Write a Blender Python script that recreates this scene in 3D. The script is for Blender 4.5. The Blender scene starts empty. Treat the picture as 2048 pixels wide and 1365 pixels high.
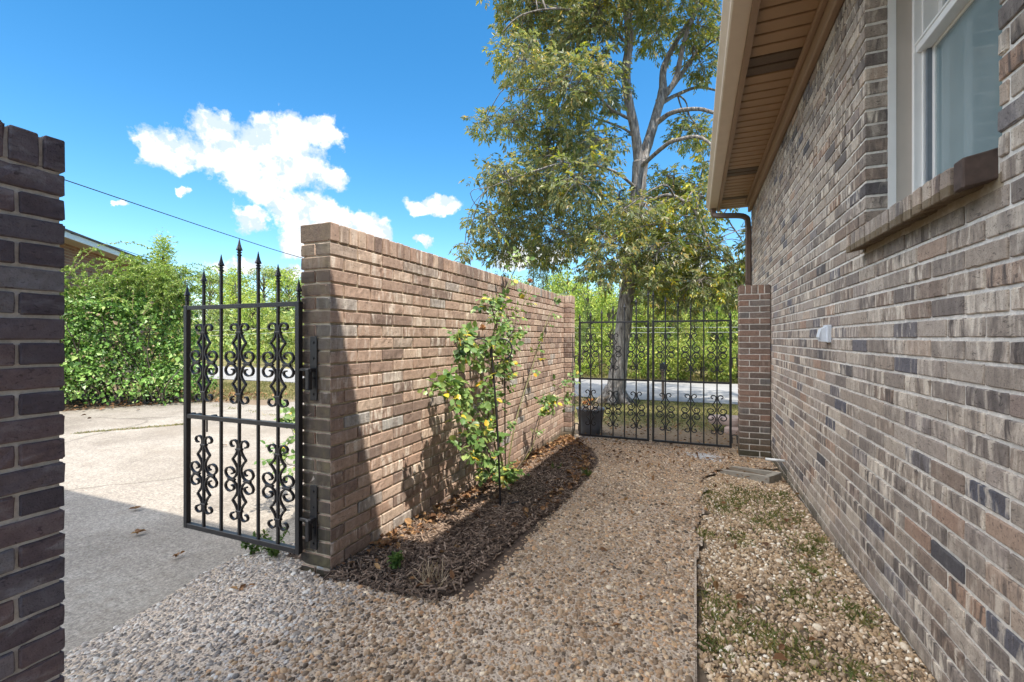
SKY_STR = .15
SUN_STR = 2.0
EXPO = 2.08
SKY_SAT = 1.36
CLOUD = 2.1
FILL_SKY = 7.6  # brightness of the added out-of-view clouds that fill the shade
import bpy, math, random
import numpy as np
from mathutils import Vector, Matrix
R = math.radians
PI = math.pi
rng = np.random.default_rng(7)
random.seed(7)
sc = bpy.context.scene
col = sc.collection

# ------------------------------------------------------------------ camera
F = 905.0
YAW = R(22.04)
CH = 1.16
cs, sn = math.cos(YAW), math.sin(YAW)
cam = bpy.data.cameras.new('camera')
cam.sensor_width = 36
cam.lens = F / 2048 * 36
cam.shift_y = -5.5 / 2048
cam.clip_end = 2000
cam.clip_start = 0.02
camo = bpy.data.objects.new('camera', cam)
camo.location = (0, 0, CH)
camo.rotation_euler = (PI / 2, 0, YAW)
col.objects.link(camo)
sc.camera = camo


def ray(px, py):
    t = (px - 1024) / F
    return (t * cs - sn, t * sn + cs, (677 - py) / F)


def at_depth(px, py, D):
    d = ray(px, py)
    return Vector((d[0] * D, d[1] * D, CH + d[2] * D))


def at_x(px, py, X):
    d = ray(px, py)
    return at_depth(px, py, X / d[0])


def at_y(px, py, Y):
    d = ray(px, py)
    return at_depth(px, py, Y / d[1])


def at_z(px, py, z):
    d = ray(px, py)
    return at_depth(px, py, (z - CH) / d[2])


# ------------------------------------------------------------------ terrain
def smooth(t):
    t = np.clip(t, 0, 1)
    return t * t * (3 - 2 * t)


def gz(x, y):
    x = np.asarray(x, float)
    y = np.asarray(y, float)
    f = np.interp(y, [-50, 1.7, 6, 7, 9.5, 11.2, 17, 20, 90, 91], [0, 0, -.2, -.22, -.28, -.34, -.36, -.3, 6.5, 6.5])
    g = np.interp(y, [-50, 2, 6, 8, 11.2, 17, 20, 90, 91], [-.13, -.135, -.15, -.2, -.34, -.36, -.3, 6.5, 6.5])
    w = smooth((-1.75 - x) / 0.85)
    return f * (1 - w) + g * w


# ------------------------------------------------------------------ object helpers
def tag(o, label=None, cat=None, group=None, kind=None):
    if label: o['label'] = label
    if cat: o['category'] = cat
    if group: o['group'] = group
    if kind: o['kind'] = kind
    return o


def empty(name, loc=(0, 0, 0), rz=0.0):
    o = bpy.data.objects.new(name, None)
    o.location = loc
    o.rotation_euler = (0, 0, rz)
    o.empty_display_size = .1
    col.objects.link(o)
    return o


def link_mesh(name, me, mats, parent=None, smooth_shade=False):
    if not isinstance(mats, (list, tuple)): mats = [mats]
    for m in mats: me.materials.append(m)
    if smooth_shade:
        me.polygons.foreach_set('use_smooth', np.ones(len(me.polygons), bool))
    o = bpy.data.objects.new(name, me)
    col.objects.link(o)
    if parent is not None:
        o.parent = parent
        if parent.name in WORLDP: o.matrix_parent_inverse = Matrix.Translation(-parent.location)
    return o


WORLDP = set()


def thing(name, base, label, cat, group=None):
    """an Empty at the thing's base; its parts are modelled in world coordinates"""
    e = empty(name, base); WORLDP.add(e.name)
    return tag(e, label, cat, group)


class MB:
    """collects polygons; build() links them as one mesh"""
    def __init__(s):
        s.v = []; s.f = []; s.m = []; s.n = 0

    def add(s, verts, faces, mi=0):
        b = s.n
        s.v.extend(tuple(p) for p in verts); s.n += len(verts)
        for f in faces:
            s.f.append(tuple(i + b for i in f)); s.m.append(mi)

    def box(s, x0, x1, y0, y1, z0, z1, mi=0):
        s.add([(x0, y0, z0), (x1, y0, z0), (x1, y1, z0), (x0, y1, z0), (x0, y0, z1), (x1, y0, z1), (x1, y1, z1), (x0, y1, z1)],
              [(0, 3, 2, 1), (4, 5, 6, 7), (0, 1, 5, 4), (1, 2, 6, 5), (2, 3, 7, 6), (3, 0, 4, 7)], mi)

    def bbox(s, x0, x1, y0, y1, z0, z1, b=.003, mi=0, jit=0.0, fn=None):
        """bevelled box"""
        vs = []; ix = {}
        lo = (x0, y0, z0); hi = (x1, y1, z1)
        for ax in range(3):
            for sgn in (0, 1):
                o1, o2 = [a for a in range(3) if a != ax]
                for s1 in (0, 1):
                    for s2 in (0, 1):
                        p = [0, 0, 0]
                        p[ax] = hi[ax] if sgn else lo[ax]
                        p[o1] = hi[o1] - b if s1 else lo[o1] + b
                        p[o2] = hi[o2] - b if s2 else lo[o2] + b
                        c = [0, 0, 0]; c[ax] = sgn; c[o1] = s1; c[o2] = s2
                        ix[(ax, tuple(c))] = len(vs)
                        if jit: p = [q + random.uniform(-jit, jit) for q in p]
                        vs.append(fn(p) if fn else p)
        fs = []
        for ax in range(3):
            o1, o2 = [a for a in range(3) if a != ax]
            for sgn in (0, 1):
                q = []
                for s1, s2 in ((0, 0), (1, 0), (1, 1), (0, 1)):
                    c = [0, 0, 0]; c[ax] = sgn; c[o1] = s1; c[o2] = s2
                    q.append(ix[(ax, tuple(c))])
                flip = (sgn == 0) != (ax == 1)
                fs.append(tuple(reversed(q)) if flip else tuple(q))
        for ax in range(3):
            o1, o2 = [a for a in range(3) if a != ax]
            for s1 in (0, 1):
                for s2 in (0, 1):
                    c0 = [0, 0, 0]; c0[o1] = s1; c0[o2] = s2
                    c1 = list(c0); c1[ax] = 1
                    q = (ix[(o1, tuple(c0))], ix[(o1, tuple(c1))], ix[(o2, tuple(c1))], ix[(o2, tuple(c0))])
                    flip = (s1 == s2) != (ax == 1)
                    fs.append(q if flip else tuple(reversed(q)))
        for a in (0, 1):
            for b_ in (0, 1):
                for c_ in (0, 1):
                    t = tuple(ix[(k, (a, b_, c_))] for k in range(3))
                    fs.append(t if (a + b_ + c_) % 2 else tuple(reversed(t)))
        s.add(vs, fs, mi)

    def tube(s, pts, rad, n=8, mi=0, cap=True, bump=0.0):
        pts = [Vector(p) for p in pts]
        if not hasattr(rad, '__len__'): rad = [rad] * len(pts)
        b = s.n; vs = []
        prev = None
        for i, p in enumerate(pts):
            t = (pts[min(i + 1, len(pts) - 1)] - pts[max(i - 1, 0)])
            if t.length < 1e-9: t = Vector((0, 0, 1))
            t.normalize()
            if prev is None:
                a = Vector((1, 0, 0)) if abs(t.x) < .8 else Vector((0, 1, 0))
                u = t.cross(a).normalized()
            else:
                u = (prev - t * prev.dot(t))
                u = u.normalized() if u.length > 1e-6 else t.orthogonal().normalized()
            prev = u
            w = t.cross(u)
            for k in range(n):
                an = 2 * PI * k / n
                r = rad[i] * (1 + (random.uniform(-bump, bump) if bump else 0))
                vs.append(p + (u * math.cos(an) + w * math.sin(an)) * r)
        fs = []
        for i in range(len(pts) - 1):
            for k in range(n):
                fs.append((i * n + k, i * n + (k + 1) % n, (i + 1) * n + (k + 1) % n, (i + 1) * n + k))
        if cap:
            fs.append(tuple(reversed(range(n))))
            fs.append(tuple((len(pts) - 1) * n + k for k in range(n)))
        s.add(vs, fs, mi)

    def lathe(s, prof, n=12, c=(0, 0, 0), mi=0, rot=0.0):
        vs = []; fs = []
        for r, z in prof:
            for k in range(n):
                a = 2 * PI * k / n + rot
                vs.append((c[0] + r * math.cos(a), c[1] + r * math.sin(a), c[2] + z))
        for i in range(len(prof) - 1):
            for k in range(n):
                fs.append((i * n + k, i * n + (k + 1) % n, (i + 1) * n + (k + 1) % n, (i + 1) * n + k))
        fs.append(tuple(reversed(range(n))))
        fs.append(tuple((len(prof) - 1) * n + k for k in range(n)))
        s.add(vs, fs, mi)

    def ribbon(s, pts2, th, d, mi=0):
        """flat bar bent in the u-z plane, depth along y"""
        n = len(pts2); vs = []
        for i, (u, z) in enumerate(pts2):
            a = pts2[max(i - 1, 0)]; b = pts2[min(i + 1, n - 1)]
            tx, tz = b[0] - a[0], b[1] - a[1]
            L = math.hypot(tx, tz) or 1
            nx, nz = -tz / L * th / 2, tx / L * th / 2
            vs += [(u - nx, -d / 2, z - nz), (u + nx, -d / 2, z + nz), (u + nx, d / 2, z + nz), (u - nx, d / 2, z - nz)]
        fs = []
        for i in range(n - 1):
            for k in range(4):
                fs.append((i * 4 + k, i * 4 + (k + 1) % 4, i * 4 + 4 + (k + 1) % 4, i * 4 + 4 + k))
        fs.append((3, 2, 1, 0)); e = (n - 1) * 4
        fs.append((e, e + 1, e + 2, e + 3))
        s.add(vs, fs, mi)

    def build(s, name, mats, parent=None, smooth_shade=False, recalc=False):
        me = bpy.data.meshes.new(name)
        me.from_pydata(s.v, [], s.f)
        if any(s.m): me.polygons.foreach_set('material_index', np.array(s.m, np.int32))
        if recalc:
            import bmesh
            bm = bmesh.new(); bm.from_mesh(me); bmesh.ops.recalc_face_normals(bm, faces=bm.faces); bm.to_mesh(me); bm.free()
        me.update()
        return link_mesh(name, me, mats, parent, smooth_shade)


class RB:
    """rough masonry units: rounded boxes with uneven faces and chipped edges, one mesh with its mortar"""
    def __init__(s, amp=.0012, r=.0035):
        s.b = {'x': [], 'y': [], 'z': []}; s.amp = amp; s.r = r

    def bbox(s, x0, x1, y0, y1, z0, z1, *a, **k):
        d = (x1 - x0, y1 - y0, z1 - z0); ax = 'xyz'[d.index(max(d))]
        s.b[ax].append((x0, y0, z0, x1, y1, z1))

    def arrays(s, fn=None):
        out = []
        for ax, lst in s.b.items():
            if not lst: continue
            B = np.array(lst); lo = B[:, None, :3]; hi = B[:, None, 3:]
            segs = []
            for i in range(3):
                m = 7 if 'xyz'[i] == ax else 2
                segs.append([(0, 0), (0, 1)] + [(k / m, 0) for k in range(1, m)] + [(1, -1), (1, 0)])
            ix = {}; T = []; O = []
            nx, ny, nz = [len(q) for q in segs]
            def vid(i, j, k):
                if (i, j, k) not in ix:
                    ix[(i, j, k)] = len(T)
                    T.append([segs[0][i][0], segs[1][j][0], segs[2][k][0]]); O.append([segs[0][i][1], segs[1][j][1], segs[2][k][1]])
                return ix[(i, j, k)]
            fs = []
            for i in range(nx - 1):
                for j in range(ny - 1):
                    fs.append((vid(i, j, 0), vid(i, j + 1, 0), vid(i + 1, j + 1, 0), vid(i + 1, j, 0))); fs.append((vid(i, j, nz - 1), vid(i + 1, j, nz - 1), vid(i + 1, j + 1, nz - 1), vid(i, j + 1, nz - 1)))
            for i in range(nx - 1):
                for k in range(nz - 1):
                    fs.append((vid(i, 0, k), vid(i + 1, 0, k), vid(i + 1, 0, k + 1), vid(i, 0, k + 1))); fs.append((vid(i, ny - 1, k), vid(i, ny - 1, k + 1), vid(i + 1, ny - 1, k + 1), vid(i + 1, ny - 1, k)))
            for j in range(ny - 1):
                for k in range(nz - 1):
                    fs.append((vid(0, j, k), vid(0, j, k + 1), vid(0, j + 1, k + 1), vid(0, j + 1, k))); fs.append((vid(nx - 1, j, k), vid(nx - 1, j + 1, k), vid(nx - 1, j + 1, k + 1), vid(nx - 1, j, k + 1)))
            T = np.array(T, float); O = np.array(O, float); r = s.r
            V = lo + T[None] * (hi - lo) + O[None] * r * 1.15
            c = np.clip(V, lo + r, hi - r); d = V - c; L = np.linalg.norm(d, axis=2, keepdims=True)
            n = d / np.maximum(L, 1e-9); on = (L > r * .5)
            edge = (np.abs(d) > r * .3).sum(2, keepdims=True) >= 2
            V = c + n * np.minimum(L, r)
            N = len(B); disp = np.zeros(V.shape[:2])
            for q in range(8):
                kv = rng.normal(size=(N, 1, 3)); kv /= np.linalg.norm(kv, axis=2, keepdims=True); wl = rng.uniform(.014, .09, (N, 1, 1)); ph = rng.uniform(0, 6.28, (N, 1))
                disp += np.sin((V * kv).sum(2) * 2 * PI / wl[..., 0] + ph) * .42
            chip = np.where(edge[..., 0], -np.abs(disp) * 1.1, disp * .5) * s.amp * rng.uniform(.6, 1.5, (N, 1))
            V = V + n * on * chip[..., None]
            F_ = (np.array(fs)[None] + (np.arange(N) * len(T))[:, None, None]).reshape(-1, 4)
            V = V.reshape(-1, 3)
            if fn is not None: V = fn(V)
            out.append((V, F_))
        return join_arrays(out)

    def build(s, name, mats, parent, mortar, fn=None):
        V, Fc = s.arrays(fn); n = len(Fc)
        Vm = np.array(mortar.v, float).reshape(-1, 3); Fm = np.array(mortar.f, int).reshape(-1, 4) + len(V)
        mi = np.concatenate([np.zeros(n, int), np.ones(len(Fm), int)])
        o = np_mesh(name, np.concatenate([V, Vm]), np.concatenate([Fc, Fm]), mats, parent, midx=mi)
        return o


def np_mesh(name, V, Fc, mats, parent=None, smooth_shade=False, midx=None):
    """V (N,3), Fc (M,k)"""
    me = bpy.data.meshes.new(name)
    k = Fc.shape[1]
    me.vertices.add(len(V)); me.vertices.foreach_set('co', np.ascontiguousarray(V, np.float32).ravel())
    me.loops.add(Fc.size); me.loops.foreach_set('vertex_index', np.ascontiguousarray(Fc, np.int32).ravel())
    me.polygons.add(len(Fc))
    me.polygons.foreach_set('loop_start', np.arange(0, Fc.size, k, dtype=np.int32))
    me.polygons.foreach_set('loop_total', np.full(len(Fc), k, np.int32))
    if midx is not None: me.polygons.foreach_set('material_index', np.ascontiguousarray(midx, np.int32))
    me.polygons.foreach_set('use_smooth', np.full(len(Fc), bool(smooth_shade)))
    me.update(calc_edges=True)
    return link_mesh(name, me, mats, parent, smooth_shade)


def spline(pts, n=6):
    pts = [np.array(p, float) for p in pts]
    out = []
    for i in range(len(pts) - 1):
        p0 = pts[max(i - 1, 0)]; p1 = pts[i]; p2 = pts[i + 1]; p3 = pts[min(i + 2, len(pts) - 1)]
        for k in range(n):
            t = k / n
            out.append(.5 * ((2 * p1) + (-p0 + p2) * t + (2 * p0 - 5 * p1 + 4 * p2 - p3) * t * t + (-p0 + 3 * p1 - 3 * p2 + p3) * t ** 3))
    out.append(pts[-1])
    return out


def unit(a):
    return a / np.maximum(np.linalg.norm(a, axis=-1, keepdims=True), 1e-9)


def leaf_arrays(pos, dirs, nrm, L, W, fold=.25, shape=4):
    """pos,dirs,nrm (N,3); L,W (N,). shape 4: folded rhombus, 6: broad leaf"""
    N = len(pos)
    d = unit(dirs); s = unit(np.cross(nrm, d)); n = np.cross(d, s)
    L = np.broadcast_to(L, (N,))[:, None]; W = np.broadcast_to(W, (N,))[:, None]
    if shape == 4:
        V = np.stack([pos, pos + d * L * .42 + s * W * .5 + n * W * fold, pos + d * L - n * L * .12, pos + d * L * .42 - s * W * .5 + n * W * fold], 1)
        base = np.array([[0, 2, 1], [0, 3, 2]])
    else:
        V = np.stack([pos, pos + d * L * .3 + s * W * .46 + n * W * fold, pos + d * L * .7 + s * W * .4 + n * W * fold * .8, pos + d * L - n * L * .08,
                      pos + d * L * .7 - s * W * .4 + n * W * fold * .8, pos + d * L * .3 - s * W * .46 + n * W * fold, pos + d * L * .5], 1)
        base = np.array([[0, 6, 1], [1, 6, 2], [2, 6, 3], [3, 6, 4], [4, 6, 5], [5, 6, 0]])
    k = V.shape[1]
    Fc = (base[None] + (np.arange(N) * k)[:, None, None]).reshape(-1, 3)
    return V.reshape(-1, 3), Fc


def join_arrays(lst):
    Vs = []; Fs = []; b = 0
    for V, Fc in lst:
        Vs.append(V); Fs.append(Fc + b); b += len(V)
    return np.concatenate(Vs), np.concatenate(Fs)


def rand_dirs(n):
    return unit(rng.normal(size=(n, 3)))


def in_poly(x, y, poly):
    ins = np.zeros(x.shape, bool)
    n = len(poly)
    for i in range(n):
        x1, y1 = poly[i]; x2, y2 = poly[(i + 1) % n]
        if y1 == y2: continue
        c = ((y1 > y) != (y2 > y)) & (x < (x2 - x1) * (y - y1) / (y2 - y1) + x1)
        ins ^= c
    return ins


# ------------------------------------------------------------------ material helpers
class NT:
    def __init__(s, name):
        s.mat = bpy.data.materials.new(name); s.mat.use_nodes = True
        s.t = s.mat.node_tree; s.t.nodes.clear()
        s.out = s.n('ShaderNodeOutputMaterial')

    def n(s, typ, **kw):
        nd = s.t.nodes.new(typ)
        for k, v in kw.items():
            setattr(nd, k, v)
        return nd

    def set(s, nd, sock, v):
        i = nd.inputs[sock]
        if hasattr(v, 'is_output') or hasattr(v, 'links'):
            s.t.links.new(v, i)
        else:
            if isinstance(v, (tuple, list)) and len(v) == 3 and i.type == 'RGBA': v = (*v, 1)
            i.default_value = v

    def obj(s):
        return s.n('ShaderNodeTexCoord').outputs['Object']

    def math(s, op, a, b=0.0, c=0.0, clamp=False):
        nd = s.n('ShaderNodeMath', operation=op); nd.use_clamp = clamp
        s.set(nd, 0, a); s.set(nd, 1, b); s.set(nd, 2, c)
        return nd.outputs[0]

    def noise(s, vec, scale, detail=4, rough=.55, dist=0.0, out=0):
        nd = s.n('ShaderNodeTexNoise'); s.set(nd, 'Vector', vec); s.set(nd, 'Scale', scale)
        nd.inputs['Detail'].default_value = detail; nd.inputs['Roughness'].default_value = rough
        nd.inputs['Distortion'].default_value = dist
        return nd.outputs[out]

    def vor(s, vec, scale, feature='F1', out='Distance', rand=1.0):
        nd = s.n('ShaderNodeTexVoronoi', feature=feature); s.set(nd, 'Vector', vec); s.set(nd, 'Scale', scale)
        nd.inputs['Randomness'].default_value = rand
        return nd.outputs[out]

    def ramp(s, fac, stops, interp='LINEAR'):
        nd = s.n('ShaderNodeValToRGB'); e = nd.color_ramp; e.interpolation = interp
        while len(e.elements) < len(stops): e.elements.new(.5)
        for el, (p, c) in zip(e.elements, stops):
            el.position = p
            el.color = (*c, 1) if hasattr(c, '__len__') else (c, c, c, 1)
        s.set(nd, 'Fac', fac)
        return nd.outputs['Color']

    def mix(s, fac, a, b, mode='MIX'):
        nd = s.n('ShaderNodeMix', data_type='RGBA', blend_type=mode)
        s.set(nd, 0, fac); s.set(nd, 6, a); s.set(nd, 7, b)
        return nd.outputs[2]

    def vmath(s, op, a, b=(0, 0, 0)):
        nd = s.n('ShaderNodeVectorMath', operation=op); s.set(nd, 0, a); s.set(nd, 1, b)
        return nd.outputs['Value' if op == 'LENGTH' else 'Vector']

    def sep(s, v):
        nd = s.n('ShaderNodeSeparateXYZ'); s.set(nd, 0, v); return nd.outputs

    def comb(s, x, y, z):
        nd = s.n('ShaderNodeCombineXYZ'); s.set(nd, 0, x); s.set(nd, 1, y); s.set(nd, 2, z); return nd.outputs[0]

    def island(s):
        return s.n('ShaderNodeNewGeometry').outputs['Random Per Island']

    def bump(s, h, strength=.5, dist=.005, normal=None):
        nd = s.n('ShaderNodeBump'); s.set(nd, 'Height', h)
        nd.inputs['Strength'].default_value = strength; nd.inputs['Distance'].default_value = dist
        if normal is not None: s.set(nd, 'Normal', normal)
        return nd.outputs[0]

    def pbr(s, color, rough=.8, normal=None, metallic=0.0, spec=.4, **kw):
        nd = s.n('ShaderNodeBsdfPrincipled')
        s.set(nd, 'Base Color', color); s.set(nd, 'Roughness', rough); s.set(nd, 'Metallic', metallic); s.set(nd, 'Specular IOR Level', spec)
        if normal is not None: s.set(nd, 'Normal', normal)
        for k, v in kw.items(): s.set(nd, k, v)
        return nd.outputs[0]

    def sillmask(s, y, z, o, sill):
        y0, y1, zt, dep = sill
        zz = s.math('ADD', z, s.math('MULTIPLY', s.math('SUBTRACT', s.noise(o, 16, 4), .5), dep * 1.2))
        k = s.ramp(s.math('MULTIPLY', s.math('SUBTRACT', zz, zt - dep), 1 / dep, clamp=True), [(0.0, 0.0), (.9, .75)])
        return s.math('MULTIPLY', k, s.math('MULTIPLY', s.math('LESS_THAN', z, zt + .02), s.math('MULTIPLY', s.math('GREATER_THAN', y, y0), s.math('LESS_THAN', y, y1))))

    def done(s, shader):
        s.t.links.new(shader, s.out.inputs[0]); return s.mat


def plain(name, color, rough=.6, var=.12, scale=30, metallic=0.0, spec=.4, bump=.15, bscale=None):
    m = NT(name); o = m.obj()
    nz = m.noise(o, scale, 5)
    c = m.mix(m.math('MULTIPLY', m.math('SUBTRACT', nz, .5), var * 4, clamp=False), color, tuple(min(1, q * 1.5) for q in color))
    c = m.ramp(nz, [(.25, tuple(q * (1 - var) for q in color)), (.75, tuple(min(1, q * (1 + var)) for q in color))])
    h = m.noise(o, bscale or scale * 4, 4)
    return m.done(m.pbr(c, rough, m.bump(h, bump, .002), metallic, spec))


def brick_mat(name, stops, light, dark, streak=.6, speck=.5, zmoss=None, vert=True, algae_shade_y=None, sill=None):
    m = NT(name); o = m.obj(); rnd = m.island()
    x, y, z = m.sep(o)
    u = m.math('ADD', x, y)
    base = m.ramp(rnd, stops)
    r1 = m.math('MULTIPLY', rnd, 173.0)
    r2 = m.math('FRACT', m.math('MULTIPLY', rnd, 37.7))
    sv = m.comb(m.math('ADD', m.math('MULTIPLY', u, 26.0 if vert else 9.0), r1), m.math('MULTIPLY', z, 5.0 if vert else 22.0), r1)
    st = m.noise(sv, 1.0, 3, .6, .6)
    amt = m.math('MULTIPLY', m.ramp(r2, [(.1, 0.05), (.9, 1.0)]), streak)
    l = m.math('MULTIPLY', m.ramp(st, [(.52, 0.0), (.64, 1.0)]), amt)
    d = m.math('MULTIPLY', m.ramp(st, [(.36, 1.0), (.48, 0.0)]), amt)
    c = m.mix(l, base, light)
    c = m.mix(d, c, dark)
    # tone grain and pits
    g = m.noise(o, 45, 4, .65)
    c = m.mix(.55, c, m.ramp(g, [(.3, .35), (.7, .65)]), 'OVERLAY')
    pit = m.noise(o, 210, 3, .6)
    c = m.mix(m.math('MULTIPLY', m.ramp(pit, [(.30, 1.0), (.42, 0.0)]), speck), c, tuple(q * .35 for q in dark))
    if zmoss is not None:
        mm = m.math('MULTIPLY', m.ramp(m.math('ADD', z, m.math('MULTIPLY', m.noise(o, 7, 4), .30)), [(0.0, 1.0), (zmoss, 0.0)]), .8)
        c = m.mix(mm, c, (.055, .055, .03))
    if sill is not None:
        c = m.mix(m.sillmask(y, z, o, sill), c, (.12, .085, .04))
    if algae_shade_y is not None:  # end face: algae stain plus its shade, both painted into the colour
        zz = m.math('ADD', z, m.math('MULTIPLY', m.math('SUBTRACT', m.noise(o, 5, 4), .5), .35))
        k = m.math('MULTIPLY', m.math('LESS_THAN', y, algae_shade_y), m.ramp(zz, [(.0, .95), (.25, .85), (.999, .72)]))
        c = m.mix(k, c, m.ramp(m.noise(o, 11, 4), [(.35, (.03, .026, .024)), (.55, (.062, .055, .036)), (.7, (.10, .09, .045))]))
    crease = m.noise(m.vmath('MULTIPLY', o, (34, 34, 60)), 1.0, 2, .5, 1.6)
    c = m.mix(m.ramp(crease, [(.30, .55), (.37, 0.0)]), c, tuple(q * .4 for q in dark))
    lump = m.noise(sv, .7, 3, .55)
    h = m.math('ADD', m.math('MULTIPLY', g, .5), m.math('ADD', m.math('MULTIPLY', pit, .5), m.math('MULTIPLY', lump, .9)))
    return m.done(m.pbr(c, .88, m.bump(h, .75, .006), spec=.25))


def mortar_mat(name, color, sill=None):
    m = NT(name); o = m.obj()
    n1 = m.noise(o, 60, 5, .7); n2 = m.noise(o, 6, 3)
    c = m.ramp(n1, [(.3, tuple(q * .72 for q in color)), (.7, tuple(min(1, q * 1.12) for q in color))])
    c = m.mix(m.ramp(n2, [(.45, 0.0), (.75, .45)]), c, tuple(q * .5 for q in color))
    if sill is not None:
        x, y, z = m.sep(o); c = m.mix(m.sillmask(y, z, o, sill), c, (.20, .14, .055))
    return m.done(m.pbr(c, .95, m.bump(n1, .8, .004), spec=.15))


def leaf_mat(name, stops, trans=.35, rough=.55, cl=1.2, clump=.5, spec=.35):
    m = NT(name); o = m.obj(); rnd = m.island()
    c1 = m.ramp(rnd, stops)
    nz = m.noise(o, cl, 3)
    c = m.mix(clump, c1, m.ramp(nz, [(.3, .3), (.7, .72)]), 'OVERLAY')
    b = m.pbr(c, rough, spec=spec)
    t = m.n('ShaderNodeBsdfTranslucent'); m.set(t, 0, m.mix(1.0, c, (1.0, 1.0, .55), 'MULTIPLY'))
    mx = m.n('ShaderNodeMixShader'); m.set(mx, 0, trans)
    m.t.links.new(b, mx.inputs[1]); m.t.links.new(t.outputs[0], mx.inputs[2])
    return m.done(mx.outputs[0])

# ------------------------------------------------------------------ materials
M = {}
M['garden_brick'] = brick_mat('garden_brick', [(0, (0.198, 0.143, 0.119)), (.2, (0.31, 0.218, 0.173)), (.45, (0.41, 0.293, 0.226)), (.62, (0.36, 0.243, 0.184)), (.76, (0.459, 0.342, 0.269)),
                                               (.86, (0.508, 0.387, 0.298)), (.94, (0.372, 0.293, 0.239)), (1, (0.31, 0.299, 0.286))], (0.744, 0.673, 0.583), (0.187, 0.137, 0.113), .6, .35, .12, vert=True, algae_shade_y=1.7315)
M['garden_mortar'] = mortar_mat('garden_mortar', (.50, .43, .32))
M['near_mortar'] = mortar_mat('near_mortar', (.70, .68, .65))
M['shaded_near_brick'] = brick_mat('shaded_near_brick', [(0, (0.103, 0.0884, 0.101)), (.3, (0.152, 0.118, 0.126)), (.6, (0.193, 0.142, 0.141)), (.85, (0.138, 0.125, 0.141)), (1, (0.207, 0.193, 0.198))], (0.359, 0.357, 0.382), (0.069, 0.057, 0.0688), .45, .5, vert=False)  # darker copy of the garden brick, the wall's shade put into its colour
M['house_brick'] = brick_mat('house_brick', [(0, (0.091, 0.0864, 0.0935)), (.05, (0.198, 0.167, 0.149)), (.28, (0.337, 0.283, 0.237)), (.42, (0.241, 0.181, 0.145)), (.55, (0.428, 0.365, 0.303)), (.68, (0.305, 0.256, 0.226)),
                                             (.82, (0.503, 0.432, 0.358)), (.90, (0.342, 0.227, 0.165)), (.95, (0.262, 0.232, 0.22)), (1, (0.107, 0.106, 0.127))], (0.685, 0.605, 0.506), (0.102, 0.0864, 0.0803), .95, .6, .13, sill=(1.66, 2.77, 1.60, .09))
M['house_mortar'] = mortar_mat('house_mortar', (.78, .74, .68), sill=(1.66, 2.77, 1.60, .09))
M['pier_brick'] = brick_mat('pier_brick', [(0, (0.127, 0.105, 0.0906)), (.3, (0.216, 0.148, 0.115)), (.55, (0.278, 0.167, 0.121)), (.8, (0.24, 0.179, 0.145)), (1, (0.152, 0.142, 0.133))], (0.38, 0.296, 0.241), (0.101, 0.0801, 0.0665), .4, .4, .3)
M['dark_brick'] = plain('dark_brick_end', (.085, .06, .05), .9, .3, 30, bump=.6)
M['iron'] = plain('black_iron', (.018, .017, .019), .42, .3, 40, spec=.5, bump=.25)
M['iron_worn'] = plain('worn_iron', (.05, .045, .042), .5, .3, 40, spec=.5, bump=.3)
M['trim_brown'] = plain('brown_trim', (0.255, 0.168, 0.108), .55, .06, 4, bump=.05)
M['soffit'] = plain('soffit_vinyl', (0.297, 0.183, 0.097), .5, .08, 5, bump=.08)
M['soffit_vent'] = plain('soffit_vent', (.10, .065, .04), .6, .15, 60, bump=.3)
M['gutter'] = plain('gutter_paint', (0.533, 0.436, 0.343), .45, .06, 6, bump=.05)
M['gutter_dark'] = plain('downspout_paint', (.105, .068, .05), .4, .1, 10, bump=.05)
M['white'] = plain('white_vinyl', (.78, .78, .77), .35, .04, 10, bump=.03)
M['jamb'] = plain('beige_jamb', (.47, .42, .37), .6, .04, 10, bump=.04)
M['grey_track'] = plain('grey_track', (.16, .19, .22), .4, .1, 20, bump=.05)
M['plastic'] = plain('grey_plastic', (.62, .66, .72), .4, .05, 20, bump=.03)
M['pvc'] = plain('white_pvc', (.75, .75, .74), .35, .06, 12, bump=.03)
M['shingle'] = plain('roof_shingle', (.07, .068, .066), .9, .35, 14, bump=.8)
M['concrete_block'] = plain('splash_concrete', (0.306, 0.279, 0.234), .9, .2, 18, bump=.5)
M['stone'] = plain('pale_stone', (.50, .50, .50), .8, .2, 25, bump=.5)
M['slab'] = plain('slab_stone', (.36, .28, .25), .85, .25, 10, bump=.6)
M['pot'] = plain('slate_pot', (0.132, 0.149, 0.179), .5, .15, 10, bump=.1)
M['wood'] = plain('weathered_wood', (0.24, 0.175, 0.14), .85, .3, 20, bump=.5)
M['mailbox'] = plain('mailbox_metal', (.06, .06, .065), .45, .1, 10)
M['wire'] = plain('black_wire', (.012, .012, .012), .6, .1, 10)
M['pale_wire'] = plain('pale_wire', (.35, .36, .36), .5, .1, 10)
M['soil'] = plain('dark_soil', (0.09, 0.0636, 0.048), .95, .4, 30, bump=1.0)


def pane_mat():
    m = NT('window_pane'); o = m.obj()
    n1 = m.noise(o, 2.2, 2)
    c = m.ramp(n1, [(.3, (0.156, 0.222, 0.24)), (.7, (0.228, 0.3, 0.318))])
    return m.done(m.pbr(c, .06, m.bump(m.noise(o, 1.3, 1), .03, .02), spec=.75))
M['pane'] = pane_mat()


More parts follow.
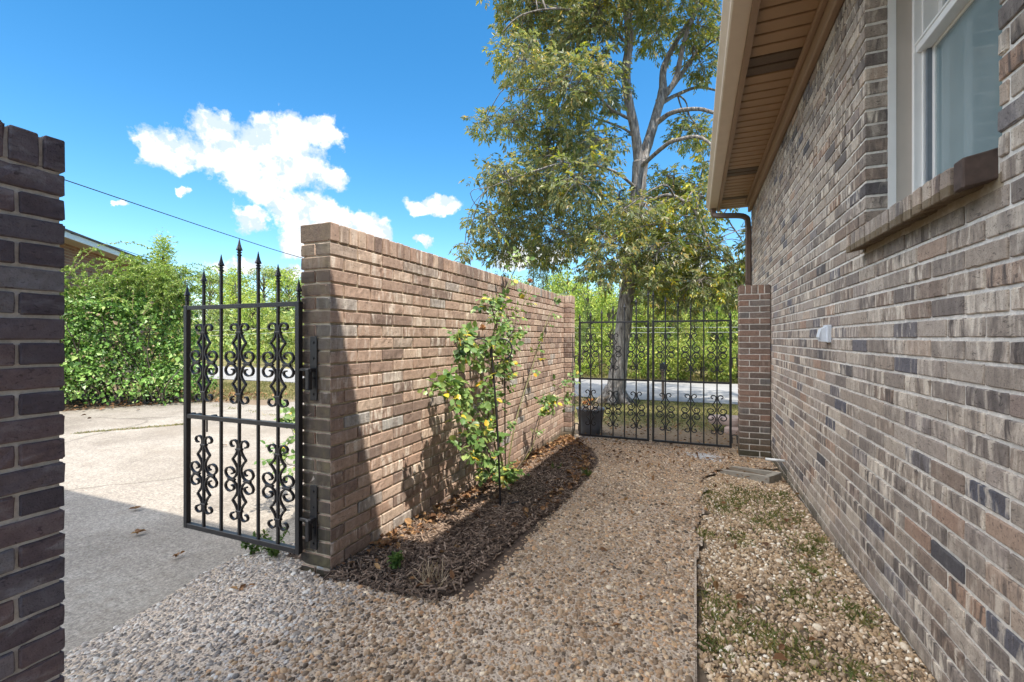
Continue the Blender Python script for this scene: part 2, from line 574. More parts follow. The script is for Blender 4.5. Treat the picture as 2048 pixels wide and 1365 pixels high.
def concrete_mat():
    m = NT('driveway_concrete'); o = m.obj()
    x, y, z = m.sep(o)
    a = m.noise(o, 1.1, 6, .65); b = m.noise(o, 90, 4, .7); st = m.noise(o, 9, 5, .7); sp2 = m.noise(o, 42, 5, .75)
    c = m.ramp(a, [(.3, (.185, .163, .138)), (.5, (.258, .232, .20)), (.7, (.315, .29, .253))])
    c = m.mix(.9, c, m.ramp(b, [(.3, .28), (.7, .70)]), 'OVERLAY')
    c = m.mix(.8, c, m.ramp(sp2, [(.34, .30), (.66, .70)]), 'OVERLAY')
    ag = m.vor(o, 130); c = m.mix(m.ramp(ag, [(.18, .5), (.3, 0.0)]), c, m.ramp(m.sep(m.vor(o, 130, 'F1', 'Color'))[0], [(0, (.10, .085, .07)), (1, (.55, .50, .44))]))
    c = m.mix(m.ramp(st, [(.52, 0.0), (.70, .55)]), c, (.19, .16, .13))
    big = m.noise(m.vmath('MULTIPLY', o, (.35, 1.0, 1.0)), .8, 4, .6); c = m.mix(m.ramp(big, [(.5, 0.0), (.66, .45)]), c, (.20, .17, .135))
    crack = m.vor(m.vmath('ADD', o, m.vmath('MULTIPLY', m.noise(o, 1.5, 3, .6, out=1), (.5, .5, 0))), .26, 'DISTANCE_TO_EDGE')
    c = m.mix(m.ramp(crack, [(.003, .45), (.009, 0.0)]), c, (.07, .06, .045))
    h = m.math('ADD', m.math('MULTIPLY', b, .7), st)
    return m.done(m.pbr(c, .9, m.bump(h, .8, .006), spec=.2))
M['concrete'] = concrete_mat()


def matrix_mat():
    m = NT('aggregate_cement'); o = m.obj()
    a = m.noise(o, 1.3, 4); b = m.noise(o, 120, 4, .7)
    c = m.ramp(a, [(.3, (.40, .32, .245)), (.7, (.60, .505, .41))])
    c = m.mix(.6, c, m.ramp(b, [(.3, .25), (.7, .7)]), 'OVERLAY')
    v = m.vor(o, 95, 'F1', 'Color'); vd = m.vor(o, 95)
    pc = m.ramp(m.sep(v)[0], [(0, (.10, .08, .065)), (.4, (.22, .17, .125)), (.75, (.30, .24, .18)), (1, (.36, .33, .29))])
    c = m.mix(m.ramp(vd, [(.34, .85), (.42, 0.0)]), c, pc)
    return m.done(m.pbr(c, .9, m.bump(m.math('ADD', m.math('MULTIPLY', vd, -1.0), m.math('MULTIPLY', b, .4)), .9, .006), spec=.2))
M['matrix'] = matrix_mat()


def pebble_mat(name, stops, gloss=.55):
    m = NT(name); o = m.obj(); r = m.island()
    c = m.ramp(r, stops)
    n1 = m.noise(o, 160, 3, .6)
    c = m.mix(.45, c, m.ramp(n1, [(.3, .3), (.7, .7)]), 'OVERLAY')
    wet = m.noise(o, .9, 3)
    c = m.mix(.6, c, m.ramp(wet, [(.32, .33), (.66, .62)]), 'OVERLAY')
    return m.done(m.pbr(c, gloss, m.bump(n1, .3, .002), spec=.35))
M['pebble'] = pebble_mat('river_pebbles', [(0, (0.0852, 0.0626, 0.0446)), (.15, (0.181, 0.127, 0.0828)), (.30, (0.386, 0.251, 0.145)), (.45, (0.25, 0.176, 0.116)), (.6, (0.477, 0.324, 0.186)), (.74, (0.341, 0.267, 0.191)),
                                           (.85, (0.522, 0.303, 0.153)), (.93, (0.59, 0.454, 0.306)), (.98, (0.681, 0.565, 0.414)), (1, (0.886, 0.756, 0.579))], .5)
M['pebble_grey'] = pebble_mat('greyish_pebbles', [(0, (0.12, 0.109, 0.099)), (.3, (0.228, 0.196, 0.171)), (.6, (0.336, 0.299, 0.264)), (.85, (0.432, 0.391, 0.352)), (1, (0.6, 0.575, 0.539))], .42)  # greyer tone of the flat ramp pebbles
M['gravel'] = pebble_mat('loose_gravel', [(0, (0.172, 0.128, 0.0853)), (.2, (0.345, 0.237, 0.139)), (.4, (0.491, 0.345, 0.202)), (.6, (0.398, 0.303, 0.213)), (.78, (0.611, 0.46, 0.299)), (.92, (0.691, 0.581, 0.448)), (1, (0.9, 0.835, 0.714))], .6)
M['chips'] = pebble_mat('wood_chips', [(0, (0.0566, 0.0403, 0.0315)), (.35, (0.118, 0.0807, 0.0594)), (.6, (0.179, 0.127, 0.0957)), (.85, (0.264, 0.193, 0.144)), (1, (0.396, 0.298, 0.227))], .85)
M['dry_leaf'] = leaf_mat('dry_leaves', [(0, (.08, .04, .022)), (.35, (.17, .085, .042)), (.7, (.28, .15, .07)), (1, (.40, .25, .12))], .2, .7, 3, .3)


def ground_mat():
    m = NT('lawn_ground'); o = m.obj()
    x, y, z = m.sep(o)
    a = m.noise(o, .55, 5, .6); b = m.noise(o, 24, 5, .7); p = m.noise(o, 2.4, 4, .6)
    g = m.ramp(p, [(.3, (.085, .085, .035)), (.5, (.15, .135, .06)), (.72, (.25, .20, .105))])
    g = m.mix(.6, g, m.ramp(b, [(.3, .25), (.7, .72)]), 'OVERLAY')
    dirt = m.ramp(b, [(.3, (.14, .105, .075)), (.7, (.26, .20, .145))])
    near = m.ramp(m.math('ADD', m.math('MULTIPLY', y, .1), m.math('MULTIPLY', m.math('SUBTRACT', p, .5), .25)), [(.72, 1.0), (.84, 0.0)])
    c = m.mix(m.math('MULTIPLY', near, m.ramp(x, [(0, 0.0), (1, 1.0)]) if False else near), g, dirt)
    return m.done(m.pbr(c, .95, m.bump(b, .9, .02), spec=.1))
M['ground'] = ground_mat()


def road_mat():
    m = NT('road_asphalt'); o = m.obj()
    a = m.noise(m.vmath('MULTIPLY', o, (.12, 1.0, 1.0)), 1.5, 4); b = m.noise(o, 60, 4, .7)
    c = m.ramp(a, [(.3, (.21, .207, .203)), (.7, (.285, .282, .275))])
    c = m.mix(.4, c, m.ramp(b, [(.3, .3), (.7, .7)]), 'OVERLAY')
    return m.done(m.pbr(c, .9, m.bump(b, .5, .006), spec=.2))
M['road'] = road_mat()
M['bed_soil'] = M['soil']
M['dirt'] = plain('gravel_dirt', (.15, .115, .08), .95, .35, 40, bump=1.0)


def bark_mat(name, c0, c1, c2, sx=22, sz=3.2, b=1.0):
    m = NT(name); o = m.obj()
    x, y, z = m.sep(o)
    v = m.comb(m.math('MULTIPLY', x, sx), m.math('MULTIPLY', y, sx), m.math('MULTIPLY', z, sz))
    n1 = m.noise(v, 1.0, 5, .65, .5); n2 = m.noise(o, 3, 3)
    c = m.ramp(n1, [(.32, c0), (.5, c1), (.66, c2)])
    c = m.mix(.35, c, m.ramp(n2, [(.3, .35), (.7, .65)]), 'OVERLAY')
    return m.done(m.pbr(c, .95, m.bump(n1, b, .05), spec=.15))
M['bark'] = bark_mat('shaggy_bark', (0.0672, 0.056, 0.0504), (0.246, 0.218, 0.196), (0.403, 0.37, 0.336))
M['bark_dark'] = bark_mat('dark_bark', (.03, .025, .02), (.09, .075, .06), (.16, .14, .12), 14, 4)
M['cane'] = plain('rose_cane', (.13, .13, .045), .5, .35, 9, bump=.2)
M['cane_dark'] = plain('rose_cane_dark', (.075, .055, .04), .6, .35, 9, bump=.2)
M['twig'] = plain('dry_twig', (.24, .17, .11), .8, .3, 20)

M['hickory'] = leaf_mat('hickory_leaves', [(0, (0.121, 0.16, 0.0735)), (.3, (0.187, 0.226, 0.105)), (.6, (0.259, 0.286, 0.131)), (.8, (0.33, 0.319, 0.142)), (.93, (0.396, 0.325, 0.152)), (1, (0.55, 0.396, 0.137))], .5, .42, .55, .3, .55)
M['hickory_gold'] = leaf_mat('hickory_gold_leaves', [(0, (0.135, 0.194, 0.036)), (.4, (0.239, 0.299, 0.06)), (.75, (0.419, 0.404, 0.06)), (1, (0.673, 0.508, 0.06))], .4, .45, .7, .4, .5)
M['leaf_a'] = leaf_mat('spring_green_leaves', [(0, (0.156, 0.254, 0.0481)), (.4, (0.292, 0.411, 0.0772)), (.8, (0.459, 0.549, 0.111)), (1, (0.667, 0.647, 0.154))], .35, .55, .5, .6)
M['leaf_b'] = leaf_mat('olive_green_leaves', [(0, (0.116, 0.183, 0.0501)), (.4, (0.208, 0.292, 0.0801)), (.8, (0.323, 0.387, 0.12)), (1, (0.485, 0.474, 0.171))], .3, .55, .5, .6)
M['leaf_c'] = leaf_mat('yellow_green_leaves', [(0, (0.125, 0.195, 0.044)), (.4, (0.25, 0.329, 0.066)), (.8, (0.388, 0.439, 0.11)), (1, (0.562, 0.512, 0.143))], .4, .55, .6, .75)
M['leaf_d'] = leaf_mat('cedar_needles', [(0, (0.063, 0.113, 0.047)), (.5, (0.126, 0.192, 0.0672)), (1, (0.234, 0.287, 0.101))], .2, .6, .8, .55)
M['ivy'] = leaf_mat('ivy_leaves', [(0, (.04, .10, .02)), (.3, (.13, .26, .05)), (.6, (.22, .40, .09)), (.85, (.33, .50, .14)), (.95, (.48, .54, .22)), (.97, (.40, .30, .20)), (1, (.45, .33, .24))], .3, .4, 2.6, .85, .5)
M['privet'] = leaf_mat('privet_leaves', [(0, (0.132, 0.219, 0.0507)), (.5, (0.246, 0.365, 0.0845)), (1, (0.416, 0.51, 0.152))], .35, .45, 1.6, .4, .4)
M['rose_leaf'] = leaf_mat('rose_leaves', [(0, (0.0747, 0.156, 0.0396)), (.35, (0.149, 0.254, 0.0726)), (.7, (0.224, 0.339, 0.106)), (.92, (0.329, 0.409, 0.132)), (.985, (0.673, 0.508, 0.0528)), (1, (0.747, 0.424, 0.0396))], .35, .38, 5, .35, .5)
M['weed'] = leaf_mat('weed_leaves', [(0, (.06, .12, .03)), (.6, (.12, .2, .05)), (1, (.2, .26, .09))], .35, .5, 3, .4)
M['grass'] = leaf_mat('grass_blades', [(0, (0.084, 0.115, 0.033)), (.4, (0.168, 0.184, 0.0605)), (.75, (0.288, 0.241, 0.11)), (1, (0.432, 0.333, 0.176))], .3, .6, 1.2, .5)
M['moss'] = leaf_mat('low_weeds', [(0, (0.0938, 0.127, 0.0347)), (.5, (0.188, 0.206, 0.0624)), (1, (0.375, 0.301, 0.124))], .3, .6, 3, .5)
M['petal'] = leaf_mat('orange_petals', [(0, (.55, .20, .04)), (1, (.70, .33, .08))], .4, .5, 3, .2)
M['bloom'] = leaf_mat('faded_rose', [(0, (.42, .22, .13)), (1, (.62, .38, .25))], .4, .6, 3, .2)
M['stalk'] = leaf_mat('dry_stalks', [(0, (.30, .22, .14)), (1, (.52, .42, .30))], .2, .7, 3, .2)

# ------------------------------------------------------------------ world: sky with clouds
SUN = Vector((.462, -.269, 1.0)).normalized()          # towards the sun
el = math.asin(SUN.z); az = math.atan2(SUN.x, SUN.y)
w = bpy.data.worlds.new('World'); sc.world = w; w.use_nodes = True
wt = NT.__new__(NT); wt.t = w.node_tree; wt.t.nodes.clear()
wo = wt.n('ShaderNodeOutputWorld'); bg = wt.n('ShaderNodeBackground')
sky = wt.n('ShaderNodeTexSky', sky_type='NISHITA'); sky.sun_disc = False
sky.sun_elevation = el; sky.sun_rotation = az; sky.altitude = 200; sky.air_density = 1.0; sky.dust_density = .6; sky.ozone_density = 2.0
hs = wt.n('ShaderNodeHueSaturation'); hs.inputs['Saturation'].default_value = SKY_SAT; hs.inputs['Value'].default_value = .43; hs.inputs['Hue'].default_value = .493
wt.t.links.new(sky.outputs[0], hs.inputs['Color'])
gen = wt.n('ShaderNodeTexCoord').outputs['Generated']
dx, dy, dz = wt.sep(gen)
azn = wt.math('ARCTAN2', dx, dy); eln = wt.math('ARCSINE', dz)
wn = wt.vmath('MULTIPLY', wt.vmath('SUBTRACT', wt.noise(gen, 9, 6, .62, out=1), (.5, .5, .5)), (.13, .10, 0))
pos2 = wt.vmath('ADD', wt.comb(azn, eln, 0.0), wn)


def azel(px, py):
    d = Vector(ray(px, py)).normalized()
    return math.atan2(d.x, d.y), math.asin(d.z)
acc = None
for (px, py, rx, ry) in [(335, 300, 70, 50), (420, 255, 60, 55), (470, 320, 95, 60), (560, 300, 95, 75), (635, 268, 60, 38), (520, 375, 70, 40), (600, 350, 60, 50), (668, 362, 34, 26),
                         (590, 420, 70, 42), (650, 432, 75, 42), (712, 440, 48, 32), (740, 468, 40, 30), (590, 480, 60, 40), (492, 440, 34, 32), (380, 395, 16, 12), (868, 410, 52, 19), (850, 480, 22, 10),
                         (1060, 520, 85, 30), (470, 535, 60, 18), (560, 548, 60, 16), (250, 416, 22, 9), (670, 500, 90, 40), (1340, 540, 90, 40), 
                         (-600, 420, 160, 60), (-350, 330, 90, 50), (2600, 300, 180, 70), (2300, 480, 120, 40)]:
    a0, e0 = azel(px, py)
    a1, _ = azel(px + rx, py); _, e1 = azel(px, py - ry)
    v = wt.vmath('MULTIPLY', wt.vmath('SUBTRACT', pos2, (a0, e0, 0)), (1 / abs(a1 - a0), 1 / abs(e1 - e0), 0))
    q = wt.math('SUBTRACT', 1.0, wt.vmath('LENGTH', v))
    acc = q if acc is None else wt.math('SMOOTH_MAX', acc, q, .25)
# broad unseen cloud banks added overhead and behind the viewer as fill light
acc2 = None
for (ca, ce, ra, re) in [(R(-110), R(55), R(48), R(26)), (R(-150), R(40), R(36), R(26)), (R(-60), R(76), R(80), R(16)), (R(150), R(74), R(80), R(14)), (R(-100), R(30), R(22), R(14))]:
    v = wt.vmath('MULTIPLY', wt.vmath('SUBTRACT', pos2, (ca, ce, 0)), (1 / ra, 1 / re, 0))
    q = wt.math('SUBTRACT', 1.0, wt.vmath('LENGTH', v))
    acc2 = q if acc2 is None else wt.math('MAXIMUM', acc2, q)
fb = wt.noise(gen, 26, 8, .62)
fbm = wt.math('MULTIPLY', wt.math('SUBTRACT', fb, .5), 1.5)
dens = wt.math('ADD', acc, fbm); dens2 = wt.math('ADD', acc2, fbm)
mask = wt.ramp(dens, [(.0, 0.0), (.12, .35), (.26, .85), (.42, 1.0)])
mask2 = wt.ramp(dens2, [(.02, 0.0), (.3, 1.0)])
sh1 = wt.noise(gen, 14, 6, .62); sh2 = wt.noise(wt.vmath('ADD', gen, (.012, -.006, .016)), 14, 6, .62)
relief = wt.math('ADD', wt.math('MULTIPLY', wt.math('SUBTRACT', sh1, sh2), 4.0), wt.math('MULTIPLY', dens, .55))
cc = wt.ramp(wt.math('ADD', relief, .18), [(.12, tuple(CLOUD * q for q in (.60, .71, .84))), (.34, tuple(CLOUD * q for q in (.86, .91, .96))), (.55, (CLOUD, CLOUD, CLOUD))])
skyc = wt.mix(mask, wt.mix(mask2, hs.outputs[0], (FILL_SKY, FILL_SKY, FILL_SKY * 1.02)), cc)
wt.t.links.new(skyc, bg.inputs[0]); bg.inputs[1].default_value = SKY_STR
wt.t.links.new(bg.outputs[0], wo.inputs[0])
w.cycles.sampling_method = 'MANUAL'; w.cycles.sample_map_resolution = 512

sl = bpy.data.lights.new('sun', 'SUN'); sl.energy = SUN_STR; sl.angle = R(.55); sl.color = (1.0, .93, .82)
so = bpy.data.objects.new('sun', sl); so.rotation_euler = (-SUN).to_track_quat('-Z', 'Y').to_euler(); so.location = (8, -6, 14)
col.objects.link(so)
sc.view_settings.view_transform = 'Standard'; sc.view_settings.look = 'None'; sc.view_settings.exposure = EXPO; sc.view_settings.gamma = 1
sc.cycles.max_bounces = 6; sc.cycles.diffuse_bounces = 4; sc.cycles.glossy_bounces = 2; sc.cycles.transmission_bounces = 3; sc.cycles.transparent_max_bounces = 4
sc.cycles.use_denoising = True
try: sc.cycles.denoiser = 'OPENIMAGEDENOISE'
except Exception: pass
sc.cycles.caustics_reflective = False; sc.cycles.caustics_refractive = False

# ------------------------------------------------------------------ ground, road, drive, path
def sheet(name, xs, ys, dz, mat, keep=None, low=None, kind='structure', rough=0.0):
    X, Y = np.meshgrid(xs, ys, indexing='ij')
    Z = gz(X, Y) + dz
    if low is not None: Z = Z + low(X, Y)
    if rough: Z = Z + rng.normal(size=Z.shape) * rough
    V = np.stack([X, Y, Z], -1).reshape(-1, 3)
    nx, ny = X.shape
    i, j = np.meshgrid(np.arange(nx - 1), np.arange(ny - 1), indexing='ij')
    a = (i * ny + j).ravel(); Fc = np.stack([a, a + ny, a + ny + 1, a + 1], 1)
    if keep is not None:
        cx = (X[:-1, :-1] + X[1:, 1:]).ravel() / 2; cy = (Y[:-1, :-1] + Y[1:, 1:]).ravel() / 2
        Fc = Fc[keep(cx, cy)]
        used = np.unique(Fc); mp = -np.ones(len(V), int); mp[used] = np.arange(len(used)); V = V[used]; Fc = mp[Fc]
    o = np_mesh(name, V, Fc, mat, smooth_shade=True)
    if kind: tag(o, kind=kind)
    return o


def lin(a, b, s):
    return np.arange(a, b + s * .5, s)

gx = np.concatenate([[-400, -150, -80, -45, -30, -22], lin(-18, 9, .25), [12, 18, 26, 40, 80, 150, 400]])
gy = np.concatenate([[-60, -25, -12, -8], lin(-5, 20, .25), lin(21, 60, 1.5), [75, 90, 91, 140, 250, 600]])
sheet('ground', gx, gy, 0, M['ground'], low=lambda X, Y: np.where((X > -13.0) & (X < .95) & (Y < 6.3) & (Y > -5), -.05, -.004) + np.where((X > -8) & (X < -2) & (Y >= 6.3) & (Y < 8.3), -.04, 0))
sheet('road', np.concatenate([[-90, -50, -30], lin(-20, 20, 1), [30, 50, 90]]), lin(11.35, 16.6, .35), .012, M['road'])

BED = [(-1.70, 1.70), (-1.40, 1.72), (-1.07, 1.735), (-1.03, 1.85), (-1.00, 2.05), (-.985, 2.7), (-.935, 3.15), (-.925, 4.1), (-.985, 4.6), (-1.08, 5.0), (-1.40, 5.75), (-1.58, 5.98), (-1.70, 5.98)]
OUTBED = [(-1.83, 1.78), (-2.10, 1.86), (-2.18, 2.2), (-2.2, 3.4), (-2.05, 4.6), (-1.83, 4.8)]
PATH = [(-2.40, .1), (0.0, .1), (0.0, 2.66), (.03, 3.5), (.07, 4.5), (.18, 4.9), (.50, 5.12), (.77, 5.25), (.77, 6.3), (-1.62, 6.3), (-1.62, 5.9), (-1.69, 5.9), (-1.69, 1.7), (-1.87, 1.7), (-1.87, 1.78), (-2.1, 1.86), (-2.2, 2.2), (-2.53, 1.86), (-2.42, 1.45), (-2.36, 1.2), (-2.30, .98), (-2.28, .7), (-2.3, .1)]
DRIVE = [(-2.15, -4), (-2.15, 8.2), (-5, 8.0), (-8, 7.35), (-9.8, 6.1), (-10.5, 4.6), (-12, 2), (-13.5, -4)]
def wob(x, y, a=.03, f=9.0):
    return a * (np.sin(x * f + 1.3) * np.cos(y * f * 1.1) + .6 * np.sin(y * f * 2.3 + x * 3))

sheet('driveway', lin(-13.5, -2.15, .1), lin(-4, 8.2, .1), -.012, M['concrete'], keep=lambda x, y: in_poly(x, y, DRIVE))
sheet('path', lin(-2.6, 0.0, .02), lin(.1, 6.3, .02), .004, M['matrix'],
      keep=lambda x, y: in_poly(x + wob(x, y, .015) * (x < -.2), y, PATH) & ~in_poly(x + wob(x, y, .02), y + wob(y, x, .02), BED) & ~in_poly(x, y, OUTBED))
sheet('path_apron', lin(0, .77, .02), lin(2.66, 6.3, .02), .0035, M['matrix'], keep=lambda x, y: in_poly(x + wob(x, y, .03), y, PATH))
ed = MB(); ed.box(-.004, .006, .1, 2.66, -.12, -.002); tag(ed.build('path_edge', M['matrix']), kind='structure')
sheet('mulch_bed', lin(-1.72, -.7, .03), lin(1.6, 6.0, .03), -.005, M['bed_soil'], keep=lambda x, y: in_poly(x, y, [(-1.66, 1.62)] + [(px + .09, py - .09 + .02 * (py > 3)) for px, py in BED[1:-1]] + [(-1.5, 6.0), (-1.66, 6.0)]),
      low=lambda X, Y: .038 * np.clip(1 - ((X + 1.3) / .45) ** 2, 0, 1) * smooth((Y - 1.74 + .2 * (X + 1.66)) / .35) * smooth((5.7 - Y) / .6), rough=.003)
sheet('outer_bed', lin(-2.3, -1.8, .03), lin(1.72, 4.9, .03), .006, M['bed_soil'], keep=lambda x, y: in_poly(x, y, OUTBED), rough=.006)
sheet('gravel_strip', lin(-.03, .80, .03), lin(.1, 5.4, .03), -.022, M['dirt'], rough=.004)


def domes(name, x, y, z, r, mat, flat=.55, full=False, label=None, group=None):
    n = len(x)
    rings = [(1.0, -.25), (.97, .25), (.66, .78)] if full else [(1.0, -.15), (.9, .45), (.55, .88)]
    k = 7
    ang = np.arange(k) * 2 * PI / k
    rot = rng.uniform(0, 2 * PI, n); asp = rng.uniform(.62, 1.0, n); hh = flat * rng.uniform(.7, 1.25, n)
    vs = []
    irr = 1 + rng.normal(size=(n, k)) * .10
    tx = rng.normal(size=n) * .28; ty = rng.normal(size=n) * .28
    for rr, zz in rings:
        lx = rr * np.cos(ang)[None] * irr; ly = rr * np.sin(ang)[None] * irr * asp[:, None]
        lz = zz * hh[:, None] + lx * tx[:, None] + ly * ty[:, None]
        vs.append(np.stack([lx, ly, lz], -1))
    top = np.stack([np.zeros(n), np.zeros(n), hh], -1)[:, None]
    L = np.concatenate(vs + [top], 1) * r[:, None, None]
    c, s_ = np.cos(rot)[:, None], np.sin(rot)[:, None]
    V = np.stack([L[..., 0] * c - L[..., 1] * s_ + x[:, None], L[..., 0] * s_ + L[..., 1] * c + y[:, None], L[..., 2] + z[:, None]], -1)
    tri = []
    for i in range(len(rings) - 1):
        for q in range(k):
            a = i * k + q; b = i * k + (q + 1) % k
            tri += [(a, b, b + k), (a, b + k, a + k)]
    m = (len(rings) - 1) * k
    for q in range(k): tri.append((m + q, m + (q + 1) % k, m + k))
    nv = len(rings) * k + 1
    Fc = (np.array(tri)[None] + (np.arange(n) * nv)[:, None, None]).reshape(-1, 3)
    o = np_mesh(name, V.reshape(-1, 3), Fc, mat, smooth_shade=True)
    return tag(o, label, None, group, 'stuff')


def scatter(x0, x1, y0, y1, step, keep, jit=.48):
    X, Y = np.meshgrid(lin(x0, x1, step), lin(y0, y1, step * .87), indexing='ij')
    X = X + (np.arange(X.shape[1]) % 2)[None] * step / 2
    X = (X + rng.uniform(-jit, jit, X.shape) * step).ravel(); Y = (Y + rng.uniform(-jit, jit, Y.shape) * step).ravel()
    k = keep(X, Y)
    return X[k], Y[k]

inpath = lambda x, y: in_poly(x + wob(x, y, .015) * ((x < -.2) | (y > 2.66)), y, PATH) & ~in_poly(x + wob(x, y, .025), y + wob(y, x, .02), BED) & ~in_poly(x, y, OUTBED)
x, y = scatter(-2.55, .77, .45, 6.25, .0160, inpath)
vis = (x * cs * 0 + 1) > 0
dd = -x * sn + y * cs
vis = dd > 1.25
x, y = x[vis], y[vis]
bare = rng.uniform(size=len(x)) > .10 + .20 * (np.sin(x * 5 + y * 3) * np.sin(y * 4.1 - x * 2) > .35)
x, y = x[bare], y[bare]
r = np.clip(rng.lognormal(math.log(.0078), .30, len(x)), .004, .017)
z = gz(x, y) + .0035
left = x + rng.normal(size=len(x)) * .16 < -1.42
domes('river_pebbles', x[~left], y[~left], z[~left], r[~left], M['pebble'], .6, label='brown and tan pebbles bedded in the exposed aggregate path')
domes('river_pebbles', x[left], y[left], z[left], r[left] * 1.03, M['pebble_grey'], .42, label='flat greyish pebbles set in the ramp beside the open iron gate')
ingrav = lambda x, y: (x > .012) & (x < .775) & ~in_poly(x + wob(x, y, .05), y, PATH)
x, y = scatter(.0, .78, .6, 5.3, .0120, ingrav)
k = rng.uniform(size=len(x)) > .08 + .25 * ((np.sin(x * 9 + y * 2.1) * np.sin(y * 3.1 + 1) > .45))
x, y = x[k], y[k]
r = np.clip(rng.lognormal(math.log(.0066), .36, len(x)), .003, .024)
domes('loose_gravel', x, y, gz(x, y) - .020 + rng.uniform(0, .006, len(x)), r, M['gravel'], .8, True, label='loose pale gravel strip along the foot of the house wall')
# white scatter of stones near the gate
p = at_z(1412, 916, float(gz(.1, 5.5)))
x = p.x + rng.normal(size=160) * .10; y = p.y + rng.normal(size=160) * .09
domes('loose_gravel', x, y, gz(x, y) + .012, np.clip(rng.lognormal(math.log(.010), .3, 160), .005, .02), M['stone'], .6, True, label='patch of crushed white stones on the path by the double gate')

# ------------------------------------------------------------------ brick walls
P = .0677; BH = .0582; J = .0095; BL = .194


def course_run(mb, axis, a0, a1, b0, b1, z0, z1, start, length=BL, joint=J, jit=.0011, cut=None, bev=.0035):
    """bricks along one axis ('x' or 'y') between a0 and a1"""
    a = start
    while a < a1 - .012:
        s, e = max(a, a0), min(a + length, a1)
        if e - s > .02:
            segs = [(s, e)]
            if cut:
                segs = []
                c0, c1 = cut
                if s < c0: segs.append((s, min(e, c0)))
                if e > c1: segs.append((max(s, c1), e))
            for (u, v) in segs:
                if v - u < .015: continue
                o = random.uniform(-.0016, .0016); t = random.uniform(-.0012, .0012)
                if axis == 'y': mb.bbox(b0 + o, b1 + o, u, v, z0 + t, z1 + t)
                else: mb.bbox(u, v, b0 + o, b1 + o, z0 + t, z1 + t)
        a += length + joint


def wall_y(mb, mo, x0, x1, y0, y1, ztop, zbot, end_lo=True, end_hi=False, ph=0, rec=.011):
    """two-wythe wall running along y, with a rowlock cap"""
    wy = (x1 - x0 - J) / 2
    # cap
    yy = y0; capz = ztop - .092
    while yy < y1 - .02:
        o = random.uniform(-.002, .002)
        mb.bbox(x0 - .003 + o, x1 + .003 + o, yy, min(yy + .0585, y1), capz, ztop + random.uniform(-.002, .002), .0035, 0, .0012)
        yy += .0585 + J
    zc = capz - J; k = ph
    while zc > zbot:
        z0, z1 = zc - BH, zc
        s, e = y0, y1
        if k % 2 == 1:
            if end_lo: mb.bbox(x0, x1, y0, y0 + wy, z0, z1, .0035, 0, .0012); s = y0 + wy + J
            if end_hi: mb.bbox(x0, x1, y1 - wy, y1, z0, z1, .0035, 0, .0012); e = y1 - wy - J
        st = s if not end_hi else e + J - math.ceil((e - s) / (BL + J)) * (BL + J)
        for (bx0, bx1) in ((x0, x0 + wy), (x1 - wy, x1)):
            course_run(mb, 'y', s, e, bx0, bx1, z0, z1, st)
        zc -= P; k += 1
    mo.box(x0 + rec, x1 - rec, y0 + rec, y1 - rec, zbot, capz + .004)
    mo.box(x0 + rec - .002, x1 - rec + .002, y0 + rec, y1 - rec, capz + .005, ztop - .009)

WX0, WX1 = -1.86, -1.665
gw = thing('garden_wall', (-1.76, 3.9, -.15), 'long red brick garden wall with rowlock cap, rose bush growing along it', 'wall')
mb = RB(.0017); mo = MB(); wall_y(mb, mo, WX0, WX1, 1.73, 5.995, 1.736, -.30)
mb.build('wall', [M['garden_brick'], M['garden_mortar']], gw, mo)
mb = RB(.0015); mo = MB(); px0, px1, py0, py1 = -1.86, -1.56, 6.003, 6.20
k = 0
xx = px0
while xx < px1 - .02:
    mb.bbox(xx, min(xx + .0585, px1), py0, py1, 1.644, 1.742, .0035, 0, .0012); xx += .0585 + J
zc = 1.634
while zc > -.32:
    if k % 2: spl = [(px0, px0 + .194), (px0 + .194 + J, px1)]
    else: spl = [(px0, px0 + .0965), (px0 + .0965 + J, px1)]
    for a, b in spl: mb.bbox(a, b, py0, py1, zc - BH, zc, .0035, 0, .0013)
    zc -= P; k += 1
mo.box(px0 + .009, px1 - .009, py0 + .009, py1 - .009, -.35, 1.735)
mb.build('pier', [M['garden_brick'], M['garden_mortar']], gw, mo)

nw = thing('brick_wall', (-1.76, 0, 0), 'brick wall end, shade painted into its bricks, beside the open gateway, cut off by the picture edge', 'wall')
mb = RB(.0021, .0033); mo = MB(); wall_y(mb, mo, WX0, WX1, -.62, .718, 1.722, -.25, False, True, 0, .009)
mb.build('wall', [M['shaded_near_brick'], M['near_mortar']], nw, mo)

rp = thing('brick_pier', (.62, 5.83, -.18), 'narrow brown brick pier against the house wall, holding the double gate', 'pier')
mb = RB(.0013); mo = MB(); px0, px1, py0, py1 = .465, .776, 5.73, 5.93
xx = px0
while xx < px1 - .02:
    mb.bbox(xx, min(xx + .0545, px1), py0, py1, 1.662, 1.758, .0035, 0, .0012); xx += .0545 + J
zc = 1.652; k = 0
while zc > -.3:
    spl = [(px0, px0 + .2), (px0 + .2 + J, px1)] if k % 2 == 0 else [(px0, px0 + .0965), (px0 + .0965 + J, px1)]
    for a, b in spl: mb.bbox(a, b, py0, py1, zc - BH, zc, .0035, 0, .0013)
    zc -= P; k += 1
mo.box(px0 + .006, px1 - .004, py0 + .006, py1 - .006, -.35, 1.75)
mb.build('pier', [M['pier_brick'], M['house_mortar']], rp, mo)

